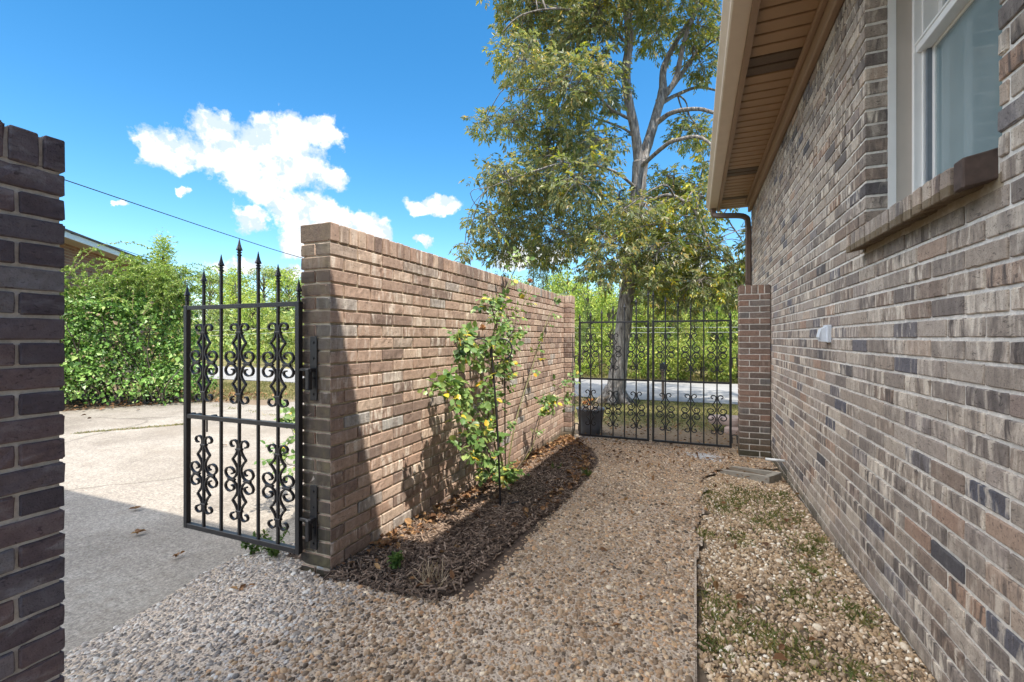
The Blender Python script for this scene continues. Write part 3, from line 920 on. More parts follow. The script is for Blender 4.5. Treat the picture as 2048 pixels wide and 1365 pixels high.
# ------------------------------------------------------------------ the house
HX = .78; ZS = 3.21; HY0, HY1 = -2.2, 7.65
hs_ = thing('brick_house', (4.6, 2.7, -.1), 'grey brown brick house with soffit eave, white window and gutter along the path', 'house')
HP = .0708; HB = .0590; HL = .206; HJ = .012
WY0, WY1, WZ0, WZ1 = 1.672, 2.741, 1.69, 3.10
mb = RB(.0014, .003); mo = MB(); k = 0
zc = 1.157 - .005 + HP * 29
while zc > -.4:
    z0, z1 = zc - HB, zc
    cut = (WY0, WY1) if z1 > WZ0 - .06 and z0 < WZ1 else None
    st = HY0 - (.109 if k % 2 else 0) + .02
    if z0 < ZS + .05: course_run(mb, 'y', HY0, HY1, HX, HX + .095, z0, z1, st, HL, HJ, .0010, cut, .003)
    zc -= HP; k += 1
mz = .0065
mo.box(HX + mz, HX + .09, HY0, WY0 - .005, -.45, ZS + .1)
mo.box(HX + mz, HX + .09, WY1 + .005, HY1 - .005, -.45, ZS + .1)
mo.box(HX + mz, HX + .09, WY0 - .005, WY1 + .005, -.45, WZ0 - .02)
mo.box(HX + mz, HX + .09, WY0 - .005, WY1 + .005, WZ1 + .005, ZS + .1)
mb.build('wall', [M['house_brick'], M['house_mortar']], hs_, mo)
mb = MB(); zc = 1.152 + HP * 29; k = 0
while zc > -.5:
    course_run(mb, 'x', HX + .1, 8.5, HY1 - .095, HY1, zc - HB, zc, HX + .1 - (.109 if k % 2 else 0), HL, HJ, .001, None, .003)
    zc -= HP; k += 1
mb.box(HX + .1, 8.5, HY1 - .09, HY1 - .005, -.5, ZS + .1, 1)
mb.build('end_wall', [M['house_brick'], M['house_mortar']], hs_)
mb = MB(); mb.box(1.25, 8.5, HY0, HY1 - .1, -.5, ZS + .1); mb.box(.9, 1.2, WY1 + .3, HY1 - .1, -.5, ZS + .1); mb.box(.9, 1.2, HY0, WY0 - .3, -.5, ZS + .1)
mb.build('inner_core', M['grey_track'], hs_)
# sill of tilted rowlock bricks
mb = RB(.0016, .004); endb = RB(.0016, .004); mo = MB(); yy = WY0 + .012
shear = lambda p: (p[0], p[1], p[2] + (p[0] - .71) * .24)
while yy < WY1 + .02:
    o_ = random.uniform(-.003, .003); (mb if yy > WY0 + .03 else endb).bbox(.708 + o_, .90, yy, yy + .053, 1.588 + o_, 1.676 + o_); yy += .053 + .0155
mo.add([shear(p) for p in [(.722, WY0 + .022, 1.602), (.90, WY0 + .022, 1.596), (.90, WY1 + .02, 1.596), (.722, WY1 + .02, 1.602), (.722, WY0 + .022, 1.661), (.90, WY0 + .022, 1.661), (.90, WY1 + .02, 1.661), (.722, WY1 + .02, 1.661)]],
       [(0, 3, 2, 1), (4, 5, 6, 7), (0, 1, 5, 4), (1, 2, 6, 5), (2, 3, 7, 6), (3, 0, 4, 7)])
win = MB(); fx = .965
# outer white trim and beige jamb
win.box(.873, .905, WY1 - .004, WY1 + .05, 1.66, 3.2, 0); win.box(.873, .905, WY0 - .05, WY0 + .004, 1.66, 3.2, 0)
win.box(.873, .905, WY0 + .004, WY1 - .004, WZ1 - .03, 3.2, 0)
win.box(.905, 1.12, WY1 - .0015, WY1 + .05, 1.66, 3.2, 1); win.box(.905, 1.12, WY0 - .05, WY0 + .0015, 1.66, 3.2, 1)
win.box(.905, 1.12, WY0, WY1, WZ1 - .02, WZ1 + .05, 1)
wo_ = win.build('window', [M['white'], M['jamb']], hs_)
tilt = lambda V: np.stack([V[:, 0], V[:, 1], V[:, 2] + (V[:, 0] - .71) * .24], 1)
mb.build('sill', [M['house_brick'], M['dirt']], wo_, mo, tilt)
V, Fc = endb.arrays(tilt); np_mesh('sill_end_brick', V, Fc, M['dark_brick'], wo_)
mr = 2.545
f = MB()
def rect_frame(mb, x0, x1, y0, y1, z0, z1, wdt, mi=0):
    mb.bbox(x0, x1, y0, y0 + wdt, z0, z1, .002, mi); mb.bbox(x0, x1, y1 - wdt, y1, z0, z1, .002, mi)
    mb.bbox(x0, x1, y0 + wdt, y1 - wdt, z0, z0 + wdt, .002, mi); mb.bbox(x0, x1, y0 + wdt, y1 - wdt, z1 - wdt, z1, .002, mi)
rect_frame(f, fx, 1.10, WY0 + .002, WY1 - .002, 1.66, WZ1 - .02, .022)
rect_frame(f, fx + .03, 1.09, WY0 + .024, WY1 - .024, 1.70, WZ1 - .042, .012)
f.build('window_frame', M['white'], wo_)
s1 = MB(); rect_frame(s1, fx + .058, fx + .085, WY0 + .036, WY1 - .036, 1.71, mr - .002, .036)
s1.build('lower_sash', M['white'], wo_)
s2 = MB(); rect_frame(s2, fx + .086, fx + .115, WY0 + .036, WY1 - .036, mr - .03, WZ1 - .054, .036)
s2.build('upper_sash', M['white'], wo_)
s3 = MB(); s3.bbox(fx + .008, fx + .057, WY0 + .026, WY1 - .026, mr - .03, mr + .012, .002); s3.bbox(fx + .003, fx + .0075, WY0 + .024, WY1 - .024, mr + .004, mr + .016, .001)
s3.build('meeting_rail', M['white'], wo_)
for ya in (WY1 - .055, WY0 + .037):
    s4 = MB(); s4.box(fx + .040, fx + .0575, ya, ya + .018, 1.70, mr - .032); s4.build('sash_track', M['grey_track'], wo_)
q = MB(); q.box(fx + .066, fx + .070, WY0 + .07, WY1 - .07, 1.74, mr - .036); q.build('pane', M['pane'], wo_)
q = MB(); q.box(fx + .098, fx + .102, WY0 + .07, WY1 - .07, mr + .004, WZ1 - .088); q.build('pane', M['pane'], wo_)

# eave: frieze, soffit, fascia, gutter, roof
EY0, EY1 = -2.2, 7.93
mb = MB(); mb.bbox(.735, .778, EY0, 7.66, 3.06, 3.205, .006); mb.bbox(.70, .734, EY0, 7.66, 3.165, 3.204, .004); mb.build('frieze_board', M['trim_brown'], hs_)
mb = MB(); y = EY0; pw = .132; i = 0
ventY = [(7.25, 7.5), (6.1, 6.4), (3.7, 3.95), (.5, .8)]
while y < EY1 - .05:
    v = any(a < y + pw / 2 < b for a, b in ventY)
    mb.bbox(.353, .80, y, y + pw - .020, ZS, ZS + .03, .004, 1 if v else 0)
    y += pw; i += 1
mb.box(.353, .80, EY0, EY1, ZS + .024, ZS + .045, 2)  # dark backing: the shadow in the grooves put into the colour
mb.build('soffit', [M['soffit'], M['soffit_vent'], M['gutter_dark']], hs_)
mb = MB(); mb.bbox(.323, .352, EY0, EY1 + .015, 3.185, 3.37, .003); mb.bbox(.322, .365, EY0, EY1, 3.176, 3.187, .002); mb.build('fascia', M['trim_brown'], hs_)
def prof_y(mb, prof, y0, y1, mi=0):
    n = len(prof)
    mb.add([(a, y0, b) for a, b in prof] + [(a, y1, b) for a, b in prof], [(i, (i + 1) % n, n + (i + 1) % n, n + i) for i in range(n)] + [tuple(reversed(range(n))), tuple(range(n, 2 * n))], mi)
mb = MB(); prof_y(mb, [(.321, 3.20), (.215, 3.20), (.205, 3.21), (.200, 3.235), (.178, 3.265), (.163, 3.285), (.163, 3.325), (.172, 3.325), (.172, 3.29), (.19, 3.27), (.21, 3.24), (.22, 3.215), (.321, 3.215)], EY0, EY1 + .03)
mb.add([(.321, EY1 + .0305, 3.20), (.21, EY1 + .0305, 3.20), (.163, EY1 + .0305, 3.285), (.163, EY1 + .0305, 3.325), (.321, EY1 + .0305, 3.325)], [(0, 1, 2, 3, 4)])
mb.build('gutter', M['gutter'], hs_)
mb = MB()
dpts = spline([(.265, 7.80, 3.20), (.265, 7.80, 3.13), (.30, 7.78, 3.085), (.45, 7.73, 3.055), (.62, 7.68, 3.025), (.705, 7.66, 2.985), (.735, 7.655, 2.90), (.737, 7.60, 2.4), (.737, 7.60, .06)], 5)
def flat_tube(mb, pts, a, b, n=12):
    """downspout: rounded rectangular section with ribs"""
    pts = [Vector(p) for p in pts]; vs = []
    for i, p in enumerate(pts):
        t = (pts[min(i + 1, len(pts) - 1)] - pts[max(i - 1, 0)]).normalized()
        v = Vector((0, 1, 0)); v = (v - t * v.dot(t)).normalized(); u = v.cross(t)
        for k in range(n):
            an = 2 * PI * k / n; ca, sa = math.cos(an), math.sin(an)
            r = 1 / max(abs(ca), abs(sa)) ** .75 * (.95 if k % 2 else 1.0)
            vs.append(p + u * ca * r * a + v * sa * r * b)
    fs = [(i * n + k, i * n + (k + 1) % n, (i + 1) * n + (k + 1) % n, (i + 1) * n + k) for i in range(len(pts) - 1) for k in range(n)]
    fs += [tuple(reversed(range(n))), tuple((len(pts) - 1) * n + k for k in range(n))]
    mb.add(vs, fs)
flat_tube(mb, dpts, .042, .034)
mb.bbox(.69, .779, 7.56, 7.645, 1.98, 2.01, .003)
mb.build('downspout', M['gutter_dark'], hs_)
mb = MB(); prof_y(mb, [(.20, 3.36), (4.7, 5.05), (9.2, 3.36), (9.2, 3.30), (4.7, 4.95), (.35, 3.30)], EY0, EY1 + .02); mb.build('roof', M['shingle'], hs_)
# breezeway roof just above the view: its front edge shades the gateway
mb = MB(); mb.box(-3.75, .85, -.45, 1.127, 3.64, 3.76); mb.box(-3.6, -3.48, .5, .62, -.2, 3.64)
mb.build('porch_roof', M['trim_brown'], hs_)
# vent hood and drain pipe on the wall
p = at_x(1658, 668, HX)
mb = MB(); y0, y1 = p.y - .052, p.y + .045
mb.bbox(HX - .022, HX + .004, y0, y1, p.z - .055, p.z + .055, .003)
mb.add([(HX - .022, y0 + .008, p.z + .045), (HX - .022, y1 - .008, p.z + .045), (HX - .05, y1 - .012, p.z + .03), (HX - .05, y0 + .012, p.z + .03), (HX - .062, y1 - .012, p.z - .02), (HX - .062, y0 + .012, p.z - .02), (HX - .022, y0 + .008, p.z - .05), (HX - .022, y1 - .008, p.z - .05), (HX - .05, y1 - .02, p.z - .048), (HX - .05, y0 + .02, p.z - .048)],
       [(0, 1, 2, 3), (3, 2, 4, 5), (5, 4, 8, 9), (9, 8, 7, 6), (0, 3, 5, 9, 6), (1, 7, 8, 4, 2)])
mb.build('outlet_cover', M['plastic'], hs_)
p = at_x(1569, 922, HX)
mb = MB(); mb.tube([(HX + .01, p.y, p.z), (HX - .155, p.y + .02, p.z - .004)], .0125, 12); mb.build('drain_pipe', M['pvc'], hs_, True)


# ------------------------------------------------------------------ iron gates
SP = [(.030, .040), (.046, .031), (.062, .034), (.073, .047), (.070, .061)]


def scroll_mesh(scale=1.0, us=1.3, th=.0075, dp=.013):
    mb = MB()
    volute = [(.039, .110), (.024, .088), (.0135, .062), (.0165, .036), (.029, .013), (.047, .004), (.066, .012), (.078, .034), (.071, .056), (.053, .064), (.037, .056), (.031, .043), (.036, .033), (.045, .031)]
    arm = [(.040, .110), (.024, .133), (.014, .158), (.0115, .180), (.013, .198), (.025, .213), (.041, .210), (.050, .196), (.044, .181), (.034, .179)]
    for su in (1, -1):
        for sz in (1, -1):
            for line in (volute, arm):
                pts = [((p[0] + (us - 1) * max(0, p[0] - .011)) * su * scale, p[1] * sz * scale) for p in spline(line, 4)]
                mb.ribbon(pts, th, dp)
        mb.bbox(min(su * .032, su * .088) * scale, max(su * .032, su * .088) * scale, -dp / 2 - .001, dp / 2 + .001, -.005 * scale, .005 * scale, .002)
    for sz in (1, -1):
        mb.bbox(-.021 * scale, .021 * scale, -dp / 2 - .004, dp / 2 + .004, sz * .166 * scale - .006, sz * .166 * scale + .006, .002)
    me = bpy.data.meshes.new('scroll'); me.from_pydata(mb.v, [], mb.f); me.update(); me.materials.append(M['iron'])
    return me


def finial_mesh(s=1.0):
    mb = MB()
    prof = [(.0105, 0), (.0165, .001), (.0165, .008), (.011, .009), (.011, .020), (.0165, .021), (.0165, .027), (.010, .028), (.010, .033), (.022, .040), (.0205, .044), (.0135, .062), (.008, .084), (.0045, .104), (.0015, .118)]
    mb.lathe([(r * s, z * s) for r, z in prof], 8, rot=PI / 8)
    me = bpy.data.meshes.new('finial'); me.from_pydata(mb.v, [], mb.f); me.update(); me.materials.append(M['iron'])
    return me


def inst(name, me, parent, loc):
    o = bpy.data.objects.new(name, me); o.location = loc; o.parent = parent; col.objects.link(o); return o


def make_gate(loc, rz, W, zb, zt, zmid, tips, orn, oscale, label, stile=.027, bar=.0138, rail=.024, fs=.78, latch=True, plates=True, hinge_side=1):
    g = empty('iron_gate', (loc[0], loc[1], 0), rz)
    tag(g, label, 'gate')
    me_s = scroll_mesh(oscale, 1.42 if fs < .8 else 1.28, .0078 if fs < .8 else .0118); me_f = finial_mesh(fs)
    mb = MB()
    for u in (0, W): mb.bbox(u - stile / 2, u + stile / 2, -stile / 2, stile / 2, zb, zt, .002)
    mb.bbox(stile / 2, W - stile / 2, -.0115, .0115, zt - rail, zt - .0015, .0015)
    mb.bbox(stile / 2, W - stile / 2, -.0125, .0125, zb + .001, zb + rail + .004, .0015)
    mb.build('frame', M['iron'], g)
    mb = MB(); mb.bbox(stile / 2, W - stile / 2, -.011, .011, zmid - rail / 2, zmid + rail / 2, .0015); mb.build('middle_rail', M['iron'], g)
    us = [W * k / 6 for k in range(7)]
    for k, u in enumerate(us):
        ztip = tips[k]; zf = ztip - .118 * fs
        if 0 < k < 6:
            b = MB(); b.bbox(-bar / 2, bar / 2, -bar / 2, bar / 2, zb + rail * .6, zf + .002, .0015)
            o = b.build('bar', M['iron'], g); o.location = (u, 0, 0)
        else:
            b = MB(); b.bbox(-bar / 2, bar / 2, -bar / 2, bar / 2, zt - .004, zf + .002, .0015)
            o = b.build('post_tip', M['iron'], g); o.location = (u, 0, 0)
        inst('finial', me_f, o, (0, 0, zf))
        if k in (1, 3, 5):
            for zc in orn: inst('scroll', me_s, g, (u, 0, zc))
    if latch:
        b = MB(); b.tube([(W - .20, -.026, zmid), (W + .035, -.026, zmid)], .0075, 10)
        for u in (W - .19, W - .06, W - .01): b.bbox(u - .012, u + .012, -.038, -.012, zmid - .014, zmid + .014, .003)
        b.tube([(W + .035, -.026, zmid), (W + .042, -.026, zmid)], .011, 10)
        b.bbox(W - .126, W - .120, -.034, -.026, zmid - .09, zmid + .004, .001)
        b.build('latch', M['iron'], g)
    if plates:
        for zc in plates:
            b = MB(); o1 = -.005
            # wall plate on the wall end, with pintle and strap
            b.bbox(-.110, -.060, .0245, .032, zc - .14, zc + .14, .002)
            for q in (-.11, .11, -.04, .04): b.tube([(-.085, .025, zc + q), (-.085, .020, zc + q)], .007, 8)
            b.bbox(-.098, -.066, -.012, .0255, zc - .005, zc + .015, .003)
            b.bbox(-.096, -.070, -.016, .014, zc - .085, zc + .012, .004)
            b.bbox(-.072, -.012, -.008, .010, zc - .004, zc + .014, .003)
            b.build('hinge', M['iron'], g)
    return g

tips_o = [1.458, 1.541, 1.615, 1.694, 1.62, 1.542, 1.466]
make_gate((-1.84, 1.70), PI, .85, .081, 1.345, .718, tips_o, (1.024, .398), 1.0, 'black iron gate standing open beside the brick wall end, spear tips highest in the middle', plates=None)
# hinge plates for the open gate (local u runs to -X, wall lies at -u)
g = [o for o in bpy.data.objects if o.name == 'iron_gate'][0]
for zc in (1.00, .255):
    b = MB()
    b.bbox(-.095, -.050, -.0285, -.0215, zc - .15, zc + .17, .002)
    for q in (-.12, -.04, .06, .14): b.tube([(-.0725, -.022, zc + q), (-.0725, -.0165, zc + q)], .006, 8)
    b.bbox(-.088, -.058, -.022, .012, zc - .008, zc + .012, .003)
    b.bbox(-.084, -.060, -.008, .020, zc - .095, zc + .010, .004)
    b.bbox(-.062, -.010, -.006, .010, zc - .004, zc + .012, .003)
    b.build('hinge', M['iron'], g)
inc = [1.497, 1.526, 1.555, 1.592, 1.63, 1.69, 1.773]
for (lx, rz, lab) in ((-1.442, 0.0, 'closed black iron gate leaf beside the planter, left leaf of the double gate'), (.392, PI, 'closed black iron gate leaf hinged on the narrow brick pier by the house')):
    g = make_gate((lx, 6.0), rz, .886, -.152, 1.385, .621, inc, (.986, .235), 1.09, lab, latch=False, plates=None, fs=.85, bar=.0155)
    for zc in (.90, -.02):
        b = MB(); b.tube(spline([(-.012, 0, zc - .045), (-.012, 0, zc), (-.025, 0, zc + .022), (-.05, 0, zc + .024), (-.068, 0, zc + .018), (-.070, 0, zc - .03)], 4), .0075, 8)
        b.bbox(-.024, -.0155, -.012, .012, zc - .075, zc + .0, .002); b.bbox(-.078, -.066, -.014, .014, zc - .07, zc + .02, .002)
        b.build('hinge', M['iron_worn'], g)
    if rz:
        b = MB(); b.tube([(.60, -.022, .622), (.935, -.022, .622)], .006, 8)
        for u in (.64, .84): b.bbox(u - .012, u + .012, -.032, -.011, .609, .635, .002)
        b.build('latch', M['iron_worn'], g)

# ------------------------------------------------------------------ shepherd hook stake by the rose
p0 = at_z(1001, 1018, float(gz(-1.25, 2.9)) + .03)
top = at_depth(981, 676, p0.dot(Vector((-sn, cs, 0))))
st = thing('garden_stake', p0, 'thin black metal double hook stake pushed into the mulch before the rose', 'plant stake')
mb = MB(); mid = p0.lerp(top, .5) + Vector((.012, 0, 0))
mb.tube(spline([p0 - Vector((0, 0, .15)), p0, mid, top], 6), .0075, 8); mb.build('pole', M['iron'], st)
rt = Vector((cs, sn, 0))
for s_ in (1, -1):
    mb = MB(); pts = []
    for a in np.linspace(0, 1.35 * PI, 16):
        pts.append(top + rt * s_ * (.075 - .075 * math.cos(a)) + Vector((0, 0, -.10 + .075 * math.sin(a) + .02)))
    mb.tube([top - Vector((0, 0, .14)) + rt * s_ * .002] + pts, .0055, 8)
    mb.build('hook', M['iron'], st)
mb = MB(); q = p0 + Vector((.012, 0, .02)); mb.tube([q - rt * .01, q + rt * .10 + Vector((0, .05, .015))], .006, 8); mb.build('foot_bar', M['iron'], st)

# ------------------------------------------------------------------ splash block, stones, planter, mailbox
def obox(mb, c, ux, hx, hy, z0, z1, b=.006, mi=0, jit=0.0):
    ux = Vector((ux[0], ux[1], 0)).normalized(); uy = Vector((-ux.y, ux.x, 0))
    mb.bbox(-hx, hx, -hy, hy, z0, z1, b, mi, jit, lambda p: tuple(Vector((c[0], c[1], 0)) + ux * p[0] + uy * p[1] + Vector((0, 0, p[2]))))

zb_ = float(gz(.42, 4.8))
sb = thing('splash_block', (.40, 4.82, zb_), 'low grey concrete splash block lying by the house wall below the white pipe', 'splash block')
mb = MB(); a0 = at_z(1440, 937, zb_ + .03); a1 = at_z(1538, 961, zb_ + .03)
ux = (a1 - a0).normalized(); uy = Vector((-ux.y, ux.x, 0)); Ls = (a1 - a0).length; Wd = .25
def sp(u, v, z): return a0 + ux * u + uy * v + Vector((0, 0, z - .03))
mb.bbox(0, Ls, 0, .045, 0, 1, .006, 0, .002, lambda p: tuple(sp(p[0], p[1], -.03 + p[2] * (.045 + .045 * p[0] / Ls))))
mb.bbox(0, Ls, Wd - .045, Wd, 0, 1, .006, 0, .002, lambda p: tuple(sp(p[0], p[1], -.03 + p[2] * (.045 + .045 * p[0] / Ls))))
mb.bbox(Ls - .05, Ls + .002, .045, Wd - .045, 0, 1, .006, 0, .002, lambda p: tuple(sp(p[0], p[1], -.03 + p[2] * .088)))
mb.build('block', M['concrete_block'], sb)
mb = MB(); mb.bbox(.0, Ls - .049, .0445, Wd - .0445, -.03, .010, .003, 0, .002, lambda p: tuple(sp(*p)))
mb.build('trough', M['dirt'], sb)

def rock(name, c, r, label, cat, mat, sq=(1, .8, .7), group=None, seed=0):
    rg = np.random.default_rng(seed)
    import bmesh
    bm = bmesh.new(); bmesh.ops.create_icosphere(bm, subdivisions=3, radius=1)
    k = rg.normal(size=(5, 3)); ph = rg.uniform(0, 6, 5)
    for v in bm.verts:
        p = np.array(v.co); d = 1 + .07 * sum(math.sin(float(k[i] @ p) * 2 + ph[i]) for i in range(5))
        v.co = Vector((p[0] * sq[0] * d * r, p[1] * sq[1] * d * r, p[2] * sq[2] * d * r))
    me = bpy.data.meshes.new(name); bm.to_mesh(me); bm.free()
    o = link_mesh(name, me, mat, None, True); o.location = c; o.rotation_euler = (0, 0, rg.uniform(0, 6))
    return tag(o, label, cat, group)
p = at_z(644, 1141, -.01); rock('stone', (p.x, p.y, .012), .026, 'single pale grey stone at the foot of the brick wall end', 'stone', M['stone'], seed=3)

def slab(name, c, hx, hy, z0, z1, ang, label):
    mb = MB(); import bmesh
    bm = bmesh.new(); n = 18; pts = []
    for k in range(n):
        a = 2 * PI * k / n
        e = 1 / (abs(math.cos(a)) ** 3 + abs(math.sin(a)) ** 3) ** (1 / 3) * random.uniform(.9, 1.05)
        pts.append((hx * math.cos(a) * e, hy * math.sin(a) * e))
    vs = []
    for f, z in ((.96, z0), (1.0, z0 + (z1 - z0) * .3), (1.0, z0 + (z1 - z0) * .75), (.93, z1)):
        vs += [(x * f, y * f, z + random.uniform(-.004, .004)) for x, y in pts]
    fs = [(i * n + k, i * n + (k + 1) % n, (i + 1) * n + (k + 1) % n, (i + 1) * n + k) for i in range(3) for k in range(n)] + [tuple(reversed(range(n))), tuple(3 * n + k for k in range(n))]
    mb.add(vs, fs); o = mb.build(name, M['slab']); o.location = c; o.rotation_euler = (0, 0, ang)
    bm.free()
    return tag(o, label, 'stone slab', 'stone slabs stacked behind the pier')
p = at_z(1470, 868, float(gz(.3, 6.8)))
zz = float(gz(p.x, p.y))
slab('stone_slab', (p.x + .22, p.y + .15, zz), .36, .2, -.02, .10, .1, 'lower flat stone slab lying on the ground behind the brick pier')
slab('stone_slab', (p.x + .10, p.y + .22, zz + .012), .44, .2, .098, .205, -.12, 'upper reddish stone slab, resting on another slab behind the pier')

pc = at_z(1181, 868, float(gz(-1.4, 6.5)))
pz = float(gz(pc.x, pc.y))
pl = thing('planter', (pc.x, pc.y, pz), 'dark slate round planter of dried stalks behind the left gate leaf', 'planter')
mb = MB(); mb.lathe([(.125, 0), (.135, .004), (.165, .15), (.196, .345), (.205, .35), (.205, .372), (.19, .372), (.18, .34), (.172, .31)], 28, (pc.x, pc.y, pz)); mb.build('pot', M['pot'], pl, True)
mb = MB(); mb.lathe([(.176, .32), (.178, .33), (.1, .345), (.02, .35)], 20, (pc.x, pc.y, pz)); mb.build('soil', M['soil'], pl)
mb = MB()
for i in range(46):
    a = rng.uniform(0, 2 * PI); r = rng.uniform(0, .14); b = Vector((pc.x + r * math.cos(a), pc.y + r * math.sin(a), pz + .33))
    L = rng.uniform(.12, .36); d = Vector((math.cos(a) * .5 + rng.normal() * .3, math.sin(a) * .5 + rng.normal() * .3, 1)).normalized()
    dr = .28 if i % 3 == 0 else .06
    mb.tube(spline([b, b + d * L * .6, b + d * L * .95 + Vector((math.cos(a) * dr * .6, math.sin(a) * dr * .6, -dr * .4))], 4), [.0022] * 8 + [.001], 4)
mb.build('stalks', M['stalk'], pl)
for i in range(8):
    cb = np.array([pc.x - .05 + rng.normal() * .07, pc.y - .03 + rng.normal() * .06, pz + .40 + rng.uniform(-.02, .10)])
    dq = rand_dirs(10); dq[:, 2] = np.abs(dq[:, 2]) * .6
    V, Fc = leaf_arrays(np.repeat(cb[None], 10, 0), dq, rand_dirs(10), .035, .022, .2, 6); np_mesh('flower', V, Fc, M['petal'], pl)

mp = at_depth(1326, 815, 11.0); mz_ = float(gz(mp.x, mp.y))
mbx = thing('mailbox', (mp.x, mp.y, mz_), 'small dark mailbox on a weathered post at the road edge', 'mailbox')
mb = MB(); mb.bbox(mp.x - .032, mp.x + .032, mp.y - .032, mp.y + .032, mz_ - .1, mz_ + .80, .006); mb.bbox(mp.x - .04, mp.x + .04, mp.y - .25, mp.y + .3, mz_ + .70, mz_ + .76, .006); mb.build('post', M['wood'], mbx)
mb = MB(); n = 12
prof = [(-.06, 0), (.06, 0)] + [(.06 * math.cos(a), .08 + .06 * math.sin(a)) for a in np.linspace(0, PI, n)]
vs = [(mp.x + u, mp.y - .22, mz_ + .765 + v) for u, v in prof] + [(mp.x + u, mp.y + .28, mz_ + .765 + v) for u, v in prof]; m_ = len(prof)
mb.add(vs, [(i, (i + 1) % m_, m_ + (i + 1) % m_, m_ + i) for i in range(m_)] + [tuple(reversed(range(m_))), tuple(range(m_, 2 * m_))])
mb.build('box', M['mailbox'], mbx)
mb = MB(); mb.bbox(mp.x - .07, mp.x - .062, mp.y - .15, mp.y - .02, mz_ + .87, mz_ + .90, .001); mb.bbox(mp.x - .07, mp.x - .062, mp.y - .05, mp.y - .02, mz_ + .84, mz_ + .89, .001); mb.build('flag', M['slab'], mbx)

# ------------------------------------------------------------------ neighbour's house and wires
H0 = at_depth(137, 468, 10.5); hd = Vector((-.665, .746, 0)).normalized(); hn = Vector((.746, .665, 0)).normalized()
nh = thing('neighbour_house', (H0.x, H0.y, -.15), 'red brick house with white fascia half hidden behind the leafy shrub', 'house')
def hp(u, v, z): return tuple(Vector((H0.x, H0.y, 0)) + hd * u - hn * v + Vector((0, 0, z)))
ez = H0.z
mb = MB(); k = 0; zc = ez - .02
while zc > .4:
    a = -1.2 - (.11 if k % 2 else 0)
    while a < 7.2:
        mb.bbox(a, a + .205, .42, .52, zc - .062, zc, .003, 0, .001, lambda p: hp(*p)); a += .216
    zc -= .073; k += 1
mb.bbox(-6, 7.1, .427, 5, -.3, ez - .01, .003, 1, 0, lambda p: hp(*p)); mb.bbox(-6, 7.1, .4265, .5, -.3, .38, .003, 1, 0, lambda p: hp(*p))
M['red_brick'] = brick_mat('red_brick', [(0, (.24, .12, .08)), (.5, (.34, .18, .12)), (1, (.28, .17, .13))], (.45, .35, .28), (.14, .08, .06), .3, .2)
mb.build('wall', [M['red_brick'], M['garden_mortar']], nh)
mb = MB(); mb.bbox(-6, 7.4, -.02, .0, ez - .11, ez + .03, .003, 0, 0, lambda p: hp(*p)); mb.build('fascia', M['white'], nh)
mb = MB(); mb.bbox(-6, 7.4, .002, .45, ez - .10, ez - .08, .003, 0, 0, lambda p: hp(*p)); mb.build('soffit', M['gutter'], nh)
mb = MB(); n_ = [(-6, -.06, ez + .032), (7.45, -.06, ez + .032), (7.45, 4, ez + 1.6), (-6, 4, ez + 1.6), (-6, -.06, ez + .072), (7.45, -.06, ez + .072), (7.45, 4, ez + 1.64), (-6, 4, ez + 1.64)]
mb.add([hp(*p) for p in n_], [(0, 3, 2, 1), (4, 5, 6, 7), (0, 1, 5, 4), (1, 2, 6, 5), (2, 3, 7, 6), (3, 0, 4, 7)]); mb.build('roof', M['shingle'], nh)

def wire(pts, r, label, mat='wire', group=None, n=10):
    mb = MB(); mb.tube(spline(pts, n), r, 6); o = mb.build('power_line', M[mat]); return tag(o, label, 'wire', group)
a = at_depth(60, 338, 9.0); b = at_depth(138, 363, 9.6); c = at_depth(330, 428, 11.5); d = at_depth(480, 478, 13.5); e = at_depth(600, 515, 15.5); f = at_depth(760, 556, 18.5)
wire([a, b, c, d, e, f], .011, 'thick black twisted service wire crossing the sky above the open gate')
wire([at_depth(100, 455, 10.2), at_depth(190, 482, 11), at_depth(300, 518, 12.2), at_depth(420, 557, 14), at_depth(600, 615, 17.5)], .008, 'thin black wire falling across the leafy shrub towards the trees')
for (q, yy, lab) in (((20.0), (662, 651, 640), 'upper pale wire strung along the road in front of the woods'), ((20.0), (672, 662, 652), 'lower pale wire strung along the road in front of the woods')):
    wire([at_y(420, yy[0], q), at_y(620, yy[0] - 7, q), at_y(1150, yy[0] - 6, q), at_y(1480, yy[0] - 7, q)], .010, lab, 'pale_wire')
wire([at_y(1080, 540, 24), at_y(1300, 537, 24), at_y(1500, 534, 24)], .010, 'high pale wire crossing the treetops beyond the garden wall end', 'pale_wire')
wire([at_y(1100, 589, 22), at_y(1250, 588, 22), at_y(1480, 588, 22)], .010, 'middle pale wire crossing the trees just above the garden wall end', 'pale_wire')

# ------------------------------------------------------------------ the big tree beyond the gate
TD = 10.3
def T(px, py, dd=0.0): return at_depth(px, py, TD + dd)
base = T(1229, 812); base.z = float(gz(base.x, base.y))
tr = thing('shade_tree', tuple(base), 'tall forked tree with shaggy grey bark and drooping leaves standing beyond the double gate', 'tree')
mb = MB()
tp = [T(1224, 826), T(1228, 806), T(1234, 760), T(1243, 690), T(1252, 600), T(1262, 530), T(1270, 440), T(1278, 360), T(1281, 325)]
tr_pts = spline(tp, 5)
rr = np.interp(np.linspace(0, 8, len(tr_pts)), [0, 1, 2, 3, 4, 5, 6, 7, 8], [.36, .25, .205, .175, .168, .165, .158, .165, .178])
mb.tube(tr_pts, rr, 22, bump=.055)
for k in range(7):
    a = 2 * PI * k / 7 + .3
    d = Vector((math.cos(a), math.sin(a), 0)); b0 = base
    mb.tube([b0 + d * .12 + Vector((0, 0, .35)), b0 + d * .26 + Vector((0, 0, .10)), b0 + d * .5 + Vector((0, 0, -.05))], [.10, .09, .03], 8, bump=.08)
